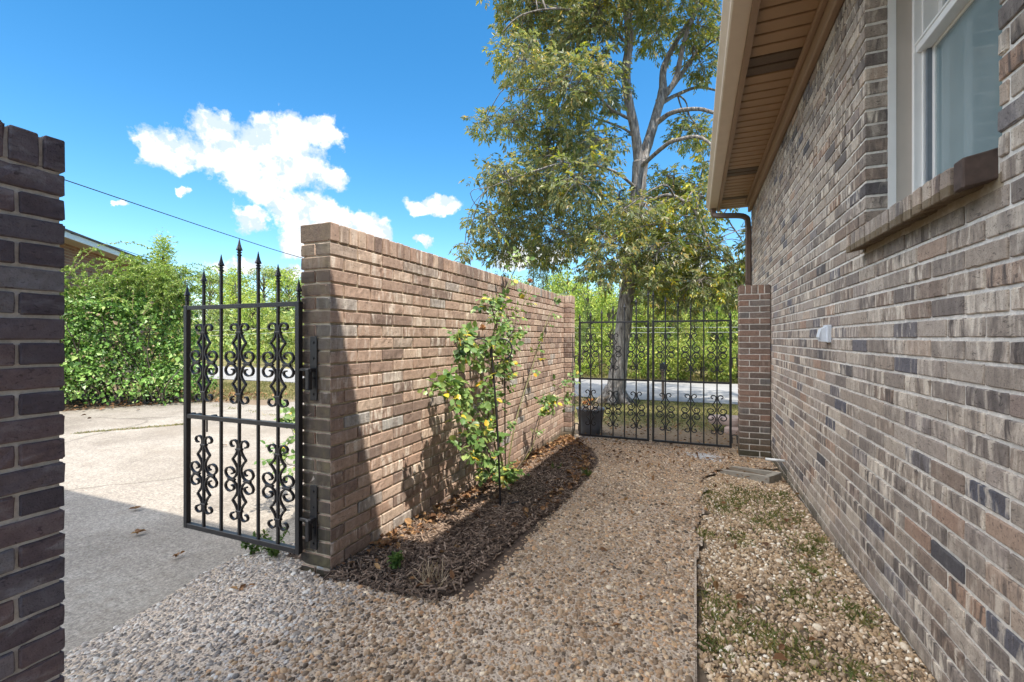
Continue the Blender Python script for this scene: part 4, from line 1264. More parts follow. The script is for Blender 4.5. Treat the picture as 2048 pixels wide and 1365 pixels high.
mb.build('trunk', M['bark'], tr, True)
limbs = [
    ([(1279, 335, 0), (1268, 265, -.1), (1259, 170, -.2), (1254, 60, -.3), (1250, -80, -.3), (1262, -260, 0), (1250, -420, .2)], [.135, .118, .112, .105, .09, .06, .02]),
    ([(1281, 335, 0), (1298, 275, .15), (1318, 195, .3), (1332, 135, .4), (1366, 62, .5), (1400, 10, .7), (1440, -90, .9), (1450, -260, 1.0)], [.15, .13, .115, .085, .06, .05, .04, .02]),
    ([(1316, 205, .28), (1344, 165, .2), (1376, 82, 0), (1398, 0, -.2), (1420, -120, -.3)], [.10, .075, .055, .045, .02]),
    ([(1330, 190, .25), (1362, 150, .5), (1400, 95, .7), (1445, 40, 1.0), (1520, -60, 1.4)], [.09, .07, .05, .04, .02]),
    ([(1310, 250, .2), (1345, 228, -.1), (1388, 214, -.4), (1425, 232, -.7), (1480, 240, -1.1)], [.075, .06, .05, .04, .02]),
    ([(1326, 205, .3), (1360, 185, .8), (1400, 173, 1.2), (1450, 178, 1.6)], [.06, .05, .04, .02]),
    ([(1275, 340, 0), (1330, 300, -.8), (1352, 280, -1.2), (1400, 285, -1.7), (1450, 330, -2.0)], [.06, .05, .045, .035, .015]),
    ([(1262, 240, -.1), (1225, 215, -.4), (1180, 190, -.9), (1110, 170, -1.5), (1040, 175, -1.8)], [.07, .055, .045, .03, .012]),
    ([(1264, 270, -.1), (1238, 250, .5), (1170, 230, 1.0), (1090, 235, 1.4), (980, 235, 1.5), (945, 225, 1.5)], [.06, .05, .04, .03, .018, .008]),
    ([(1275, 380, 0), (1220, 340, -.8), (1150, 330, -1.3), (1060, 350, -1.6), (980, 375, -1.8)], [.07, .055, .045, .03, .01]),
    ([(1273, 420, 0), (1200, 385, .7), (1120, 395, 1.2), (1020, 430, 1.5), (930, 475, 1.6)], [.07, .055, .045, .03, .01]),
    ([(1268, 455, 0), (1230, 430, .9), (1180, 450, 1.5), (1100, 490, 1.9)], [.05, .04, .03, .01]),
    ([(1270, 440, 0), (1320, 400, .6), (1370, 390, 1.0), (1440, 420, 1.2), (1490, 480, 1.4)], [.07, .055, .045, .03, .01]),
    ([(1272, 420, 0), (1340, 395, -.7), (1385, 430, -1.2), (1420, 500, -1.5)], [.05, .04, .03, .01]),
    ([(1256, 90, -.3), (1200, 40, -.6), (1130, 20, -1.0), (1050, 30, -1.2), (1000, 60, -1.2)], [.06, .05, .04, .03, .01]),
    ([(1254, 40, -.3), (1300, -20, .6), (1340, -60, 1.1), (1360, -160, 1.2)], [.05, .04, .03, .01]),
]
mb = MB(); nodes = []; nrad = []
for pts, rad in limbs:
    rad = [q * .86 for q in rad]
    P3 = spline([T(p[0] + random.uniform(-7, 7) * (i_ > 0), p[1] + random.uniform(-9, 9) * (i_ > 0), p[2]) for i_, p in enumerate(pts)], 5)
    if pts[-1][0] < 1150: rad = [q * .62 for q in rad]
    rads = np.interp(np.linspace(0, len(rad) - 1, len(P3)), np.arange(len(rad)), rad)
    mb.tube(P3, rads, 10, bump=.09)
    for p, r_ in zip(P3[3:], rads[3:]): nodes.append(np.array(p)); nrad.append(r_)
nodes = np.array(nodes)
blobs = [(1060, 30, 60), (1130, 55, 80), (1210, 30, 70), (1300, 50, 60), (1395, 40, 55), (1040, 120, 55), (1120, 150, 75), (1200, 170, 60), (1410, 130, 45), (965, 240, 36), (1040, 230, 50), (1110, 265, 75),
         (1190, 280, 65), (1390, 255, 50), (1430, 310, 45), (1010, 355, 52), (1080, 370, 78), (1170, 370, 75), (1240, 405, 55), (1330, 370, 60), (1405, 390, 50), (968, 430, 42), (1030, 450, 66),
         (1120, 465, 75), (1205, 470, 65), (1290, 430, 62), (1380, 460, 62), (935, 492, 26), (1000, 505, 40), (1095, 520, 45), (1185, 530, 45), (1335, 510, 62), (1430, 510, 55), (1300, 560, 50), (1390, 575, 55), (1465, 560, 50), (1350, 600, 45), (1290, 500, 55), (1230, 520, 40),
         (1150, -70, 100), (1290, -80, 110), (1420, -90, 90), (1050, -60, 70), (1200, -220, 110), (1340, -240, 110), (1270, -380, 90), (1560, 300, 80), (1560, 480, 80), (1560, 100, 90)]
tw = []
for (px, py, r_) in blobs:
    nd = 3 if r_ > 45 else 2
    for _ in range(nd):
        d0 = rng.uniform(-1.7, 1.7)
        if 1215 < px < 1420 and -50 < py < 345: d0 = rng.uniform(-.1, 1.9)
        c = np.array(T(px + rng.uniform(-.35, .35) * r_, py + rng.uniform(-.3, .3) * r_, d0)); R_ = r_ * TD / F
        j = np.argmin(np.linalg.norm(nodes - c, axis=1) + (nodes[:, 2] > c[2] + .6) * .8)
        a = nodes[j]; m1 = a * .5 + c * .5 + np.array([rng.normal() * .12, rng.normal() * .12, .18 + rng.uniform(0, .15)])
        mb.tube(spline([a, m1, c], 4), np.linspace(min(.026, nrad[j] * .8), .009, 9), 5, bump=.1, cap=False)
        nt = max(8, int(R_ * R_ * 114))
        for k in range(nt):
            v = rng.normal(size=3); v /= np.linalg.norm(v); v *= R_ * rng.uniform(.25, 1.0) ** .7
            v[2] = v[2] * .75 - .08
            p = c + v
            if k % 3 == 0:
                mb.tube([c, c * .5 + p * .5 + np.array([0, 0, .05]), p], [.007, .005, .003], 4, cap=False)
            tw.append((p, v / (np.linalg.norm(v) + 1e-6)))
mb.build('limbs', M['bark'], tr, True)


def hickory(tw, seed, n_comp=3, leafL=(.075, .135)):
    rg = np.random.default_rng(seed)
    P_, D_, N_, L_ = [], [], [], []
    for p, out in tw:
        for _ in range(n_comp):
            d = out * .8 + rg.normal(size=3) * .6; d[2] -= .25; d /= np.linalg.norm(d)
            q = p + rg.normal(size=3) * .05
            up = np.array([0, 0, 1.0]) + rg.normal(size=3) * .35
            side = np.cross(d, up); side /= np.linalg.norm(side) + 1e-6
            L = rg.uniform(*leafL)
            stem = rg.uniform(.05, .11)
            for t, sgn, f in ((.35, 1, .75), (.35, -1, .75), (.8, 1, 1.0), (.8, -1, 1.0), (1.0, 0, 1.15)):
                e = q + d * stem * t + np.array([0, 0, -.03 * t])
                dd_ = d * (.55 if sgn else 1) + side * sgn * .8 + np.array([0, 0, -.20 - .25 * rg.uniform()])
                P_.append(e); D_.append(dd_); N_.append(up + rg.normal(size=3) * .3); L_.append(L * f * rg.uniform(.85, 1.1))
    L_ = np.array(L_)
    return leaf_arrays(np.array(P_), np.array(D_), np.array(N_), L_, L_ * .40, .2, 4)

gold = []
for t in tw:
    g_ = math.exp(-((t[0] - np.array(T(1330, 430))) ** 2).sum() / 1.1) * .75 + .10 + .22 * (t[0] @ np.array([cs, sn, 0]) > 3.0)
    if rng.uniform() < g_: gold.append(t)
ids = {id(t[0]) for t in gold}
rest = [t for t in tw if id(t[0]) not in ids]
V, Fc = hickory(rest, 1); np_mesh('crown', V, Fc, M['hickory'], tr)
if gold:
    V, Fc = hickory(gold, 2); np_mesh('golden_leaves', V, Fc, M['hickory_gold'], tr)

# ------------------------------------------------------------------ trees and bushes beyond the road
def tree_mesh(h, wd, kind, seed, ls=.17, dens=1.0):
    """crown arrays and a trunk in local coordinates"""
    rg = np.random.default_rng(seed)
    mb = MB(); lean = rg.normal(size=2) * .03 * h
    tpts = [(0, 0, -.3), (lean[0] * .3, lean[1] * .3, h * .35), (lean[0], lean[1], h * .75), (lean[0] * 1.2, lean[1] * 1.2, h * .95)]
    mb.tube(spline(tpts, 4), np.linspace(.022 * h + .02, .01, 13), 8, bump=.08)
    P_, D_, N_, L_ = [], [], [], []
    if kind == 'cone':
        nc = int(60 * dens)
        for i in range(nc):
            t = (i + .5) / nc; z = h * (.06 + .94 * t); rad = wd * .5 * (1 - t) ** .75 + .08
            for q in range(4):
                a = rg.uniform(0, 2 * PI); r_ = rad * rg.uniform(.35, 1.05)
                c = np.array([r_ * math.cos(a) + lean[0] * t, r_ * math.sin(a) + lean[1] * t, z + rg.normal() * .08 * h / 5])
                n = 9
                o = rg.normal(size=(n, 3)) * .10 * (h / 5) ** .5
                P_.append(c + o); dd_ = np.array([math.cos(a), math.sin(a), .5]) + rg.normal(size=(n, 3)) * .45
                D_.append(dd_); N_.append(rg.normal(size=(n, 3)) + np.array([0, 0, .7])); L_.append(rg.uniform(.7, 1.3, n) * ls)
        wr = .28
    else:
        nc = int((50 if kind == 'tree' else 26) * dens)
        for i in range(nc):
            z0 = .14 if kind == 'tree' else .12
            t = rg.uniform(0, 1); z = h * (z0 + (1 - z0) * t)
            rad = wd * .5 * (math.sin(PI * (.12 + .82 * (1 - t) if kind == 'tree' else .5 * (1 - t) + .25)) ** .7)
            a = rg.uniform(0, 2 * PI); r_ = rad * rg.uniform(.2, 1) ** .5
            c = np.array([r_ * math.cos(a), r_ * math.sin(a), z])
            R_ = rg.uniform(.10, .2) * wd
            st = np.array([lean[0] * t, lean[1] * t, z * .75])
            mb.tube(spline([st, (st + c) / 2 + np.array([0, 0, .04 * h]), c], 3), np.linspace(.012 * h * .5, .008, 7), 5, cap=False)
            n = int(72 * rg.uniform(.7, 1.2))
            v = rg.normal(size=(n, 3)); v /= np.linalg.norm(v, axis=1)[:, None]; o = v * R_ * rg.uniform(.3, 1, (n, 1)) ** .6; o[:, 2] *= .7
            P_.append(c + o); D_.append(v * .7 + rg.normal(size=(n, 3)) * .6 + np.array([0, 0, -.3])); N_.append(np.array([0, 0, .8]) + v * .5 + rg.normal(size=(n, 3)) * .5); L_.append(rg.uniform(.65, 1.3, n) * ls)
        wr = .55
    Lc = np.concatenate(L_)
    V, Fc = leaf_arrays(np.concatenate(P_), np.concatenate(D_), np.concatenate(N_), Lc, Lc * wr, .2, 4)
    return mb, V, Fc

LAB = {'leafy': 'pale green leafy tree in the woods across the road', 'olive': 'dark olive tree in the woods across the road', 'cedar': 'narrow dark cedar tree in the woods across the road',
       'bright': 'bright yellow green tree in the woods across the road', 'bush': 'yellow green roadside bush on the far verge of the road', 'dark_bush': 'dark green roadside bush on the far verge of the road'}
KIND = {'leafy': ('leafy_tree', 6.0, 3.6, 'tree', 'leaf_a', .19), 'olive': ('olive_tree', 7.0, 3.8, 'tree', 'leaf_b', .18), 'cedar': ('cedar_tree', 6.5, 2.4, 'cone', 'leaf_d', .20),
        'bright': ('bright_tree', 5.0, 3.4, 'tree', 'leaf_c', .19), 'bush': ('roadside_bush', 2.2, 2.8, 'bush', 'leaf_c', .15), 'dark_bush': ('roadside_bush', 2.4, 2.8, 'bush', 'leaf_a', .15)}
proto = {}
def plant(kind, px, Y, top_py=None, h=None, wide=1.0, seed=0):
    nm, h0, w0, shp, mat, ls = KIND[kind]
    d = ray(px, 677); D = Y / d[1]; x = d[0] * D
    z = float(gz(x, Y))
    if top_py is not None: h = (CH + (677 - top_py) / F * D) - z
    s = h / h0
    key = (kind, seed % 2)
    cat = 'bush' if shp == 'bush' else 'tree'
    grp = {'tree': 'trees in the woods across the road', 'bush': 'bushes along the far verge of the road'}[cat]
    if key not in proto:
        mb, V, Fc = tree_mesh(h0, w0, shp, 100 + seed % 2 + 10 * list(KIND).index(kind), ls)
        r_ = empty(nm); tk = mb.build('trunk' if shp != 'bush' else 'stems', M['bark_dark'], r_, True)
        cr = np_mesh('crown', V, Fc, M[mat], r_); proto[key] = (r_, tk, cr); root = r_
    else:
        r_, tk, cr = proto[key]; root = r_.copy(); col.objects.link(root)
        for q in (tk, cr):
            c = q.copy(); c.parent = root; col.objects.link(c)
    root.location = (x, Y, z); root.rotation_euler = (0, 0, random.uniform(0, 6.28)); root.scale = (s * wide, s * wide, s)
    tag(root, LAB[kind], cat, grp)

for kind, px, Y, top, wide in [
    ('olive', 420, 34, 548, 1.6), ('leafy', 478, 30, 556, 1.5), ('olive', 528, 38, 536, 1.7), ('leafy', 575, 32, 545, 1.5), ('olive', 610, 29, 560, 1.4), ('cedar', 372, 36, 540, 1.5), ('leafy', 330, 33, 560, 1.5), ('olive', 250, 36, 545, 1.6),
    ('leafy', 505, 24, 600, 1.5), ('bright', 560, 23, 632, 1.6), ('olive', 440, 24, 612, 1.5), ('leafy', 390, 22, 640, 1.4), ('bright', 600, 21, 660, 1.5), ('olive', 560, 46, 535, 1.8), ('leafy', 455, 46, 540, 1.8), ('olive', 650, 40, 540, 1.6),
    ('cedar', 1062, 27, 516, 1.1), ('cedar', 1085, 28, 512, 1.0), ('leafy', 1035, 26, 560, 1.3), ('leafy', 1140, 24, 528, 1.2), ('olive', 1110, 30, 548, 1.3), ('leafy', 1180, 22, 545, 1.2), ('olive', 1205, 27, 530, 1.3), ('cedar', 1172, 20, 610, 1.3), ('leafy', 1225, 20, 580, 1.2), ('olive', 1160, 19, 640, 1.2),
    ('bright', 1300, 21, 600, 1.2), ('leafy', 1340, 25, 540, 1.3), ('olive', 1375, 22, 560, 1.2), ('bright', 1420, 24, 560, 1.3), ('leafy', 1465, 21, 545, 1.2), ('olive', 1500, 25, 530, 1.3), ('bright', 1385, 19.3, 630, 1.2), ('leafy', 1285, 28, 530, 1.3), ('olive', 1440, 30, 525, 1.4),
    ('leafy', 900, 27, 600, 1.3), ('olive', 960, 29, 575, 1.4), ('leafy', 820, 30, 575, 1.4), ('olive', 740, 28, 580, 1.4), ('leafy', 680, 26, 600, 1.3), ('olive', 1560, 24, 540, 1.3), ('leafy', 1640, 26, 530, 1.3)]:
    plant(kind, px, Y, top_py=top, wide=wide * (.62 + .06 * (Y > 26)), seed=int(px))
for kind, px, Y, top in [('dark_bush', 410, 18.6, 690), ('bush', 470, 18.4, 700), ('dark_bush', 530, 18.3, 690), ('bush', 585, 18.2, 694), ('dark_bush', 1165, 17.9, 690), ('bush', 1200, 17.7, 700), ('dark_bush', 1290, 17.7, 690), ('bush', 1322, 17.5, 680), ('bush', 1360, 17.7, 690),
                         ('bush', 1402, 17.4, 676), ('dark_bush', 1440, 17.6, 690), ('bush', 1475, 17.4, 684), ('dark_bush', 1250, 17.9, 694), ('bush', 640, 18.2, 695), ('dark_bush', 350, 18.8, 690), ('bush', 1120, 18.0, 695), ('dark_bush', 1530, 17.5, 690)]:
    plant(kind, px, Y, top_py=top, wide=1.0, seed=int(px))

# the far-off wood behind the single trees, one mass
n = 42000
x = rng.uniform(-42, 16, n); y = 21 + 34 * rng.uniform(0, 1, n) ** 1.3; hh_ = rng.uniform(0, 1, n) ** .8 * (2.6 + 1.1 * np.sin(x * .9 + y * .3) + .8 * np.sin(x * 2.3 + 1) * np.sin(y * 1.1)) * np.clip((y - 17) / 9, .35, 1.15)
V, Fc = leaf_arrays(np.stack([x, y, gz(x, y) + hh_], -1), rng.normal(size=(n, 3)) + [0, 0, -.3], rng.normal(size=(n, 3)) * .6 + np.array([.2, -.6, .8]), .42 * rng.uniform(.6, 1.3, n), .20, .2, 4)
tag(np_mesh('woods', V, Fc, M['leaf_b']), 'hillside wood filling the view behind the single trees', None, None, 'stuff')

# ------------------------------------------------------------------ leafy shrub by the driveway, conifer behind
sc0 = at_depth(215, 812, 9.3); SB = float(gz(sc0.x, sc0.y))
sh = thing('leafy_shrub', (sc0.x, sc0.y, SB), 'big dense mound of bright green leaves beside the sunlit driveway', 'shrub')
Rt = np.array([cs, sn, 0]); Fw = np.array([-sn, cs, 0]); C0 = np.array([sc0.x, sc0.y, SB])
lobes = [(-2.0, .3, .9, 1.2, 1.05), (-1.15, 0, .85, 1.0, 1.0), (-.45, -.1, 1.05, .95, 1.15), (.25, .05, 1.4, .85, 1.05), (.85, .2, 1.3, .8, 1.0), (1.35, .35, .65, .6, .85), (-.6, -.35, .45, .9, .7), (.4, -.3, .42, .85, .62), (.45, .45, 1.9, .6, .6), (-1.5, .1, .5, 1.0, .75), (1.2, 0, .3, .7, .5), (-.1, .2, 1.85, .5, .55), (.9, .4, 1.9, .5, .5), (1.5, .1, .35, .45, .45)]
P_, D_, N_ = [], [], []
for (u, v, zc, r_, rz_) in lobes:
    n = int(3600 * r_ * rz_ * .9)
    d = rand_dirs(n); d[:, 2] = np.where(d[:, 2] < -.5, -d[:, 2], d[:, 2])
    ln = 1 + .17 * np.sin(d[:, 0] * 7 + u * 5) * np.sin(d[:, 2] * 8 + 1) + .10 * np.sin(d[:, 1] * 13 + d[:, 2] * 11)
    rad = ln * rng.uniform(.72, 1.04, n)
    p = C0 + Rt * u + Fw * v + np.array([0, 0, zc]) + d * np.array([r_, r_, rz_]) * rad[:, None]
    k = p[:, 2] > SB - .02
    P_.append(p[k]); D_.append((rng.normal(size=(n, 3)) * .7 + d * .5 + np.array([0, 0, -.45]))[k]); N_.append((d + rng.normal(size=(n, 3)) * .55 + np.array([0, 0, .3]))[k])
P_ = np.concatenate(P_); D_ = np.concatenate(D_); N_ = np.concatenate(N_); n = len(P_)
Ls_ = np.clip(rng.lognormal(math.log(.055), .42, n), .022, .14)
V, Fc = leaf_arrays(P_, D_, N_, Ls_, Ls_ * .72, .22, 4); np_mesh('foliage', V, Fc, M['ivy'], sh)
mb = MB()
for k in range(60):
    a = rng.uniform(-2.2, 1.5); b = C0 + Rt * a + Fw * rng.normal() * .25
    t = b + Rt * rng.normal() * .5 + Fw * rng.normal() * .4 + np.array([0, 0, rng.uniform(.6, 2.0)])
    mb.tube(spline([b, b * .5 + t * .5 + rng.normal(size=3) * .15, t], 4), np.linspace(.02, .006, 9), 5, cap=False)
mb.build('stems', M['bark_dark'], sh)
# arching sprays on top
mb = MB(); P_, D_, N_, L_ = [], [], [], []
for k in range(240):
    u = rng.uniform(-1.2, 1.55); zt = 2.05 + .42 * math.exp(-((u - .5) / .6) ** 2) + rng.uniform(-.45, .2)
    b = C0 + Rt * u + Fw * rng.normal() * .35 + np.array([0, 0, zt])
    out = Rt * (rng.uniform(-.9, 1.1) + (.4 if u > 0 else -.2)) + Fw * rng.normal() * .4
    L = rng.uniform(.5, 1.05)
    pts = spline([b, b + out * .3 * L + np.array([0, 0, .40 * L]), b + out * .75 * L + np.array([0, 0, .52 * L]), b + out * 1.05 * L + np.array([0, 0, .42 * L])], 6)
    mb.tube(pts, np.linspace(.0035, .0015, len(pts)), 4, cap=False)
    for i in range(2, len(pts)):
        for s_ in range(6):
            t = rng.uniform(0, 1); q = pts[i - 1] * (1 - t) + pts[i] * t
            dr = pts[i] - pts[i - 1]; dr /= np.linalg.norm(dr)
            P_.append(q); D_.append(dr * .6 + rng.normal(size=3) * .6); N_.append(np.array([0, 0, 1]) + rng.normal(size=3) * .4); L_.append(rng.uniform(.035, .065))
mb.build('spray_stems', M['twig'], sh)
L_ = np.array(L_); V, Fc = leaf_arrays(np.array(P_), np.array(D_), np.array(N_), L_, L_ * .5, .2, 4); np_mesh('sprays', V, Fc, M['privet'], sh)

cp = at_depth(330, 700, 14.0); ch = (677 - 482) / F * 14 + CH + .25
r_ = empty('conifer', (cp.x, cp.y, float(gz(cp.x, cp.y)))); tag(r_, 'single pointed green conifer rising behind the leafy shrub', 'tree')
mb, V, Fc = tree_mesh(ch, .85, 'cone', 77, .10, 2.6); mb.build('trunk', M['bark_dark'], r_, True); np_mesh('crown', V, Fc, M['leaf_a'], r_)

# ------------------------------------------------------------------ climbing rose
def rose(name, base, canes, label, seed, leafy, lscale=1.0, blooms=()):
    rg = np.random.default_rng(seed)
    t = thing(name, tuple(base), label, 'rose bush')
    P_, D_, N_, L_ = [], [], [], []
    for ci, (pts, r0, dens, tip) in enumerate(canes):
        P3 = spline(pts, 8); n = len(P3)
        mb = MB(); mb.tube(P3, np.linspace(r0, r0 * .45, n), 7, bump=.06)
        twg = mb
        for i in range(2, n):
            tt = i / n
            if rg.uniform() > dens(tt): continue
            for _ in range(leafy if rg.uniform() < .72 else 1):
                q = P3[i - 1] + (P3[i] - P3[i - 1]) * rg.uniform()
                ax = P3[i] - P3[i - 1]; ax = ax / np.linalg.norm(ax)
                out = rg.normal(size=3); out[0] = abs(out[0]) * .8 + .1 if rg.uniform() < .55 else out[0]; out -= ax * (out @ ax); out /= np.linalg.norm(out); out = out + ax * .5 + np.array([0, 0, rg.uniform(-.2, .4)])
                out /= np.linalg.norm(out)
                Ls = rg.uniform(.06, .14) * lscale
                e = q + out * Ls + np.array([0, 0, -.01])
                twg.tube([q, q + out * Ls * .5 + np.array([0, 0, .008]), e], [.0016, .0013, .001], 4, cap=False)
                up = np.array([.35, -.2, 1.0]) + rg.normal(size=3) * .45
                side = np.cross(out, up); side /= np.linalg.norm(side) + 1e-6
                Lf = rg.uniform(.036, .060) * lscale
                for f, s_ in ((.45, 1), (.45, -1), (.78, 1), (.78, -1), (1.0, 0)):
                    P_.append(q + out * Ls * f); D_.append(out * (.5 if s_ else 1) + side * s_ * .9 + np.array([0, 0, -.3 + .2 * rg.normal()])); N_.append(up + rg.normal(size=3) * .4); L_.append(Lf * rg.uniform(.8, 1.15))
        mb.build('cane', M['cane'] if ci % 2 == 0 else M['cane_dark'], t, True)
    L_ = np.array(L_); V, Fc = leaf_arrays(np.array(P_), np.array(D_), np.array(N_), L_, L_ * .74, .12, 6)
    np_mesh('leaves', V, Fc, M['rose_leaf'], t, True)
    for b in blooms:
        pos = np.repeat(np.array(b)[None], 22, 0); d = rand_dirs(22)
        V, Fc = leaf_arrays(pos, d, rand_dirs(22), .026, .024, .3, 6); np_mesh('bloom', V, Fc, M['bloom'], t, True)
    return t

def X(px, py, x=-1.45): return np.array(at_x(px, py, x))
rb = X(1011, 970, -1.50); rb[2] = float(gz(rb[0], rb[1])) + .01
hi = lambda a, b: (lambda t: a + (b - a) * t)
canes = [
    ([rb, X(985, 800, -1.44), X(985, 690, -1.42), X(1003, 600, -1.44), X(1040, 520, -1.5)], .008, lambda t: .5 if t < .25 else (1.0 if .45 < t < .8 else .55), 0),
    ([rb, X(1010, 850, -1.46), X(1008, 740, -1.45), X(990, 640, -1.4), X(975, 590, -1.38)], .007, lambda t: .4 if t < .4 else .95, 0),
    ([rb, X(1030, 850, -1.50), X(1060, 750, -1.5), X(1093, 645, -1.52), X(1116, 590, -1.52)], .006, lambda t: .12 if t < .5 else .42, 0),
    ([rb, X(1055, 905, -1.45), X(1072, 850, -1.42), X(1092, 805, -1.38), X(1140, 752, -1.3)], .006, lambda t: .12 if t < .6 else .9, 0),
    ([rb, X(1062, 900, -1.47), X(1084, 820, -1.43), X(1094, 808, -1.4), X(1130, 800, -1.36)], .005, lambda t: .1 if t < .55 else .8, 0),
    ([rb, X(985, 950, -1.44), X(960, 915, -1.38), X(930, 850, -1.34), X(905, 790, -1.32)], .0085, lambda t: .6, 0),
    ([rb, X(992, 900, -1.46), X(975, 820, -1.42), X(958, 740, -1.38), X(930, 690, -1.36)], .007, lambda t: .65, 0),
    ([rb, X(990, 935, -1.36), X(965, 880, -1.32), X(940, 880, -1.30), X(918, 905, -1.28)], .006, lambda t: .55, 0),
    ([X(1005, 770, -1.44), X(1010, 700, -1.42), X(1045, 610, -1.44), X(1070, 570, -1.46)], .004, lambda t: .45, 0),
    ([X(985, 720, -1.42), X(960, 690, -1.38), X(925, 680, -1.36), X(908, 690, -1.35)], .004, lambda t: 1.0, 0),
    ([X(975, 850, -1.42), X(940, 790, -1.38), X(905, 770, -1.36), X(880, 790, -1.36)], .004, lambda t: 1.0, 0),
    ([X(985, 760, -1.43), X(1015, 690, -1.40), X(1030, 650, -1.39)], .004, lambda t: 1.0, 0),
]
rose('rose_bush', rb, canes, 'tall climbing rose with yellowing leaves growing in the mulch against the brick wall', 5, 2, 1.0, [X(942, 842, -1.33), X(965, 655, -1.37), X(1060, 562, -1.45)])
ob = at_z(592, 1000, -.12)
ob = np.array([-2.02, 2.75, float(gz(-2.02, 2.75))])
def Y_(px, py, y=2.6): return np.array(at_y(px, py, y))
rose('rose_bush', ob, [([ob, ob + [-.05, -.08, .3], Y_(585, 860, 2.6), Y_(575, 815, 2.55)], .005, lambda t: .6, 0), ([ob, ob + [.02, -.1, .25], Y_(580, 930, 2.5), Y_(555, 915, 2.45)], .004, lambda t: .8, 0), ([ob, ob + [.05, .05, .3], Y_(600, 880, 2.8), Y_(596, 830, 2.8)], .004, lambda t: .7, 0)],
     'small rose bush behind the open gate, growing at the outer foot of the wall', 9, 2)

# ------------------------------------------------------------------ mulch chips, dry leaves, weeds, grass
def chips(name, x, y, mat, label, L=(.02, .06), W=(.003, .009), lift=.012):
    n = len(x); z = gz(x, y) + lift * rng.uniform(.3, 1.6, n) + .012 + (.036 * np.clip(1 - ((x + 1.3) / .45) ** 2, 0, 1) * smooth((y - 1.74 + .2 * (x + 1.66)) / .35) * smooth((5.7 - y) / .6) - .008 if x.mean() > -1.7 else 0)
    a = rng.uniform(0, 2 * PI, n); ti = rng.normal(size=n) * .28
    l = rng.uniform(*L, n) / 2; wd = rng.uniform(*W, n) / 2; h = rng.uniform(.0012, .004, n)
    ca, sa = np.cos(a), np.sin(a)
    vs = []
    for zz in (-1, 1):
        for u, v in ((-1, -1), (1, -.7), (1, .8), (-1, 1)):
            lx = u * l; ly = v * wd; lz = zz * h + u * l * ti
            vs.append(np.stack([x + lx * ca - ly * sa, y + lx * sa + ly * ca, z + lz], -1))
    V = np.stack(vs, 1).reshape(-1, 3)
    base = np.array([(0, 3, 2, 1), (4, 5, 6, 7), (0, 1, 5, 4), (1, 2, 6, 5), (2, 3, 7, 6), (3, 0, 4, 7)])
    Fc = (base[None] + (np.arange(n) * 8)[:, None, None]).reshape(-1, 4)
    return tag(np_mesh(name, V, Fc, mat), label, None, None, 'stuff')

def uni(n, poly, marg=0.0):
    xs = [p[0] for p in poly]; ys = [p[1] for p in poly]
    x = rng.uniform(min(xs), max(xs), n); y = rng.uniform(min(ys), max(ys), n); k = in_poly(x, y, poly); return x[k], y[k]
BEDX = [(px + .02 * (px > -1.5), py - .03 * (py < 2)) for px, py in BED]
x, y = uni(18500, BEDX); k = x > -1.66; chips('mulch', x[k], y[k], M['chips'], 'dark shredded mulch in the bed along the garden wall')
x, y = uni(3500, OUTBED); chips('mulch', x, y, M['chips'], 'dark shredded mulch at the outer foot of the garden wall')

def dry_leaves(name, x, y, dz, label, size=(.035, .075), mat='dry_leaf', kind='stuff'):
    n = len(x); z = gz(x, y) + dz + rng.uniform(.0, .02, n)
    pos = np.stack([x, y, z], -1); d = rand_dirs(n); d[:, 2] = np.abs(d[:, 2]) * .25
    nr = rand_dirs(n) * .7 + np.array([0, 0, 1.0]); L = rng.uniform(*size, n)
    V, Fc = leaf_arrays(pos, d, nr, L, L * rng.uniform(.4, .75, n), .3, 6)
    return tag(np_mesh(name, V, Fc, M[mat]), label, None, None, kind)
x, y = uni(5200, BED)
wgt = np.exp(-((x + 1.62) / .16) ** 2) * (y > 2.0) + .75 * np.exp(-((y - 5.0) / .7) ** 2) + .35 * np.exp(-((x + .95) / .12) ** 2) * (y > 2.8) + .04
k = (rng.uniform(size=len(x)) < wgt) & (x > -1.65)
dry_leaves('leaf_litter', x[k], y[k], .03, 'brown dry leaves gathered over the mulch bed and against the wall', (.03, .06))
x = rng.uniform(-12.5, -9.0, 900); y = rng.uniform(3.0, 8.0, 900); k = ~in_poly(x, y, DRIVE) | (rng.uniform(size=900) < .06) | in_poly(x + .35, y + .2, DRIVE) & ~in_poly(x - .35, y + .1, DRIVE)
dry_leaves('leaf_litter', x[k], y[k], .004, 'dry tan leaves along the driveway edge below the leafy shrub', (.05, .11))
x = rng.uniform(-1.5, .75, 700); y = rng.uniform(4.6, 8.0, 700); k = ~in_poly(x, y, BED)
dry_leaves('leaf_litter', x[k], y[k], .008, 'scattered brown leaves on the ground around the double gate', (.025, .05))
x = np.concatenate([rng.uniform(.03, .76, 46), rng.uniform(-.85, 0, 14)]); y = np.concatenate([rng.uniform(1.2, 5.0, 46), rng.uniform(1.8, 5, 14)])
dry_leaves('leaf_litter', x, y, .002, 'few brown leaves scattered on the gravel strip and path', (.03, .06))

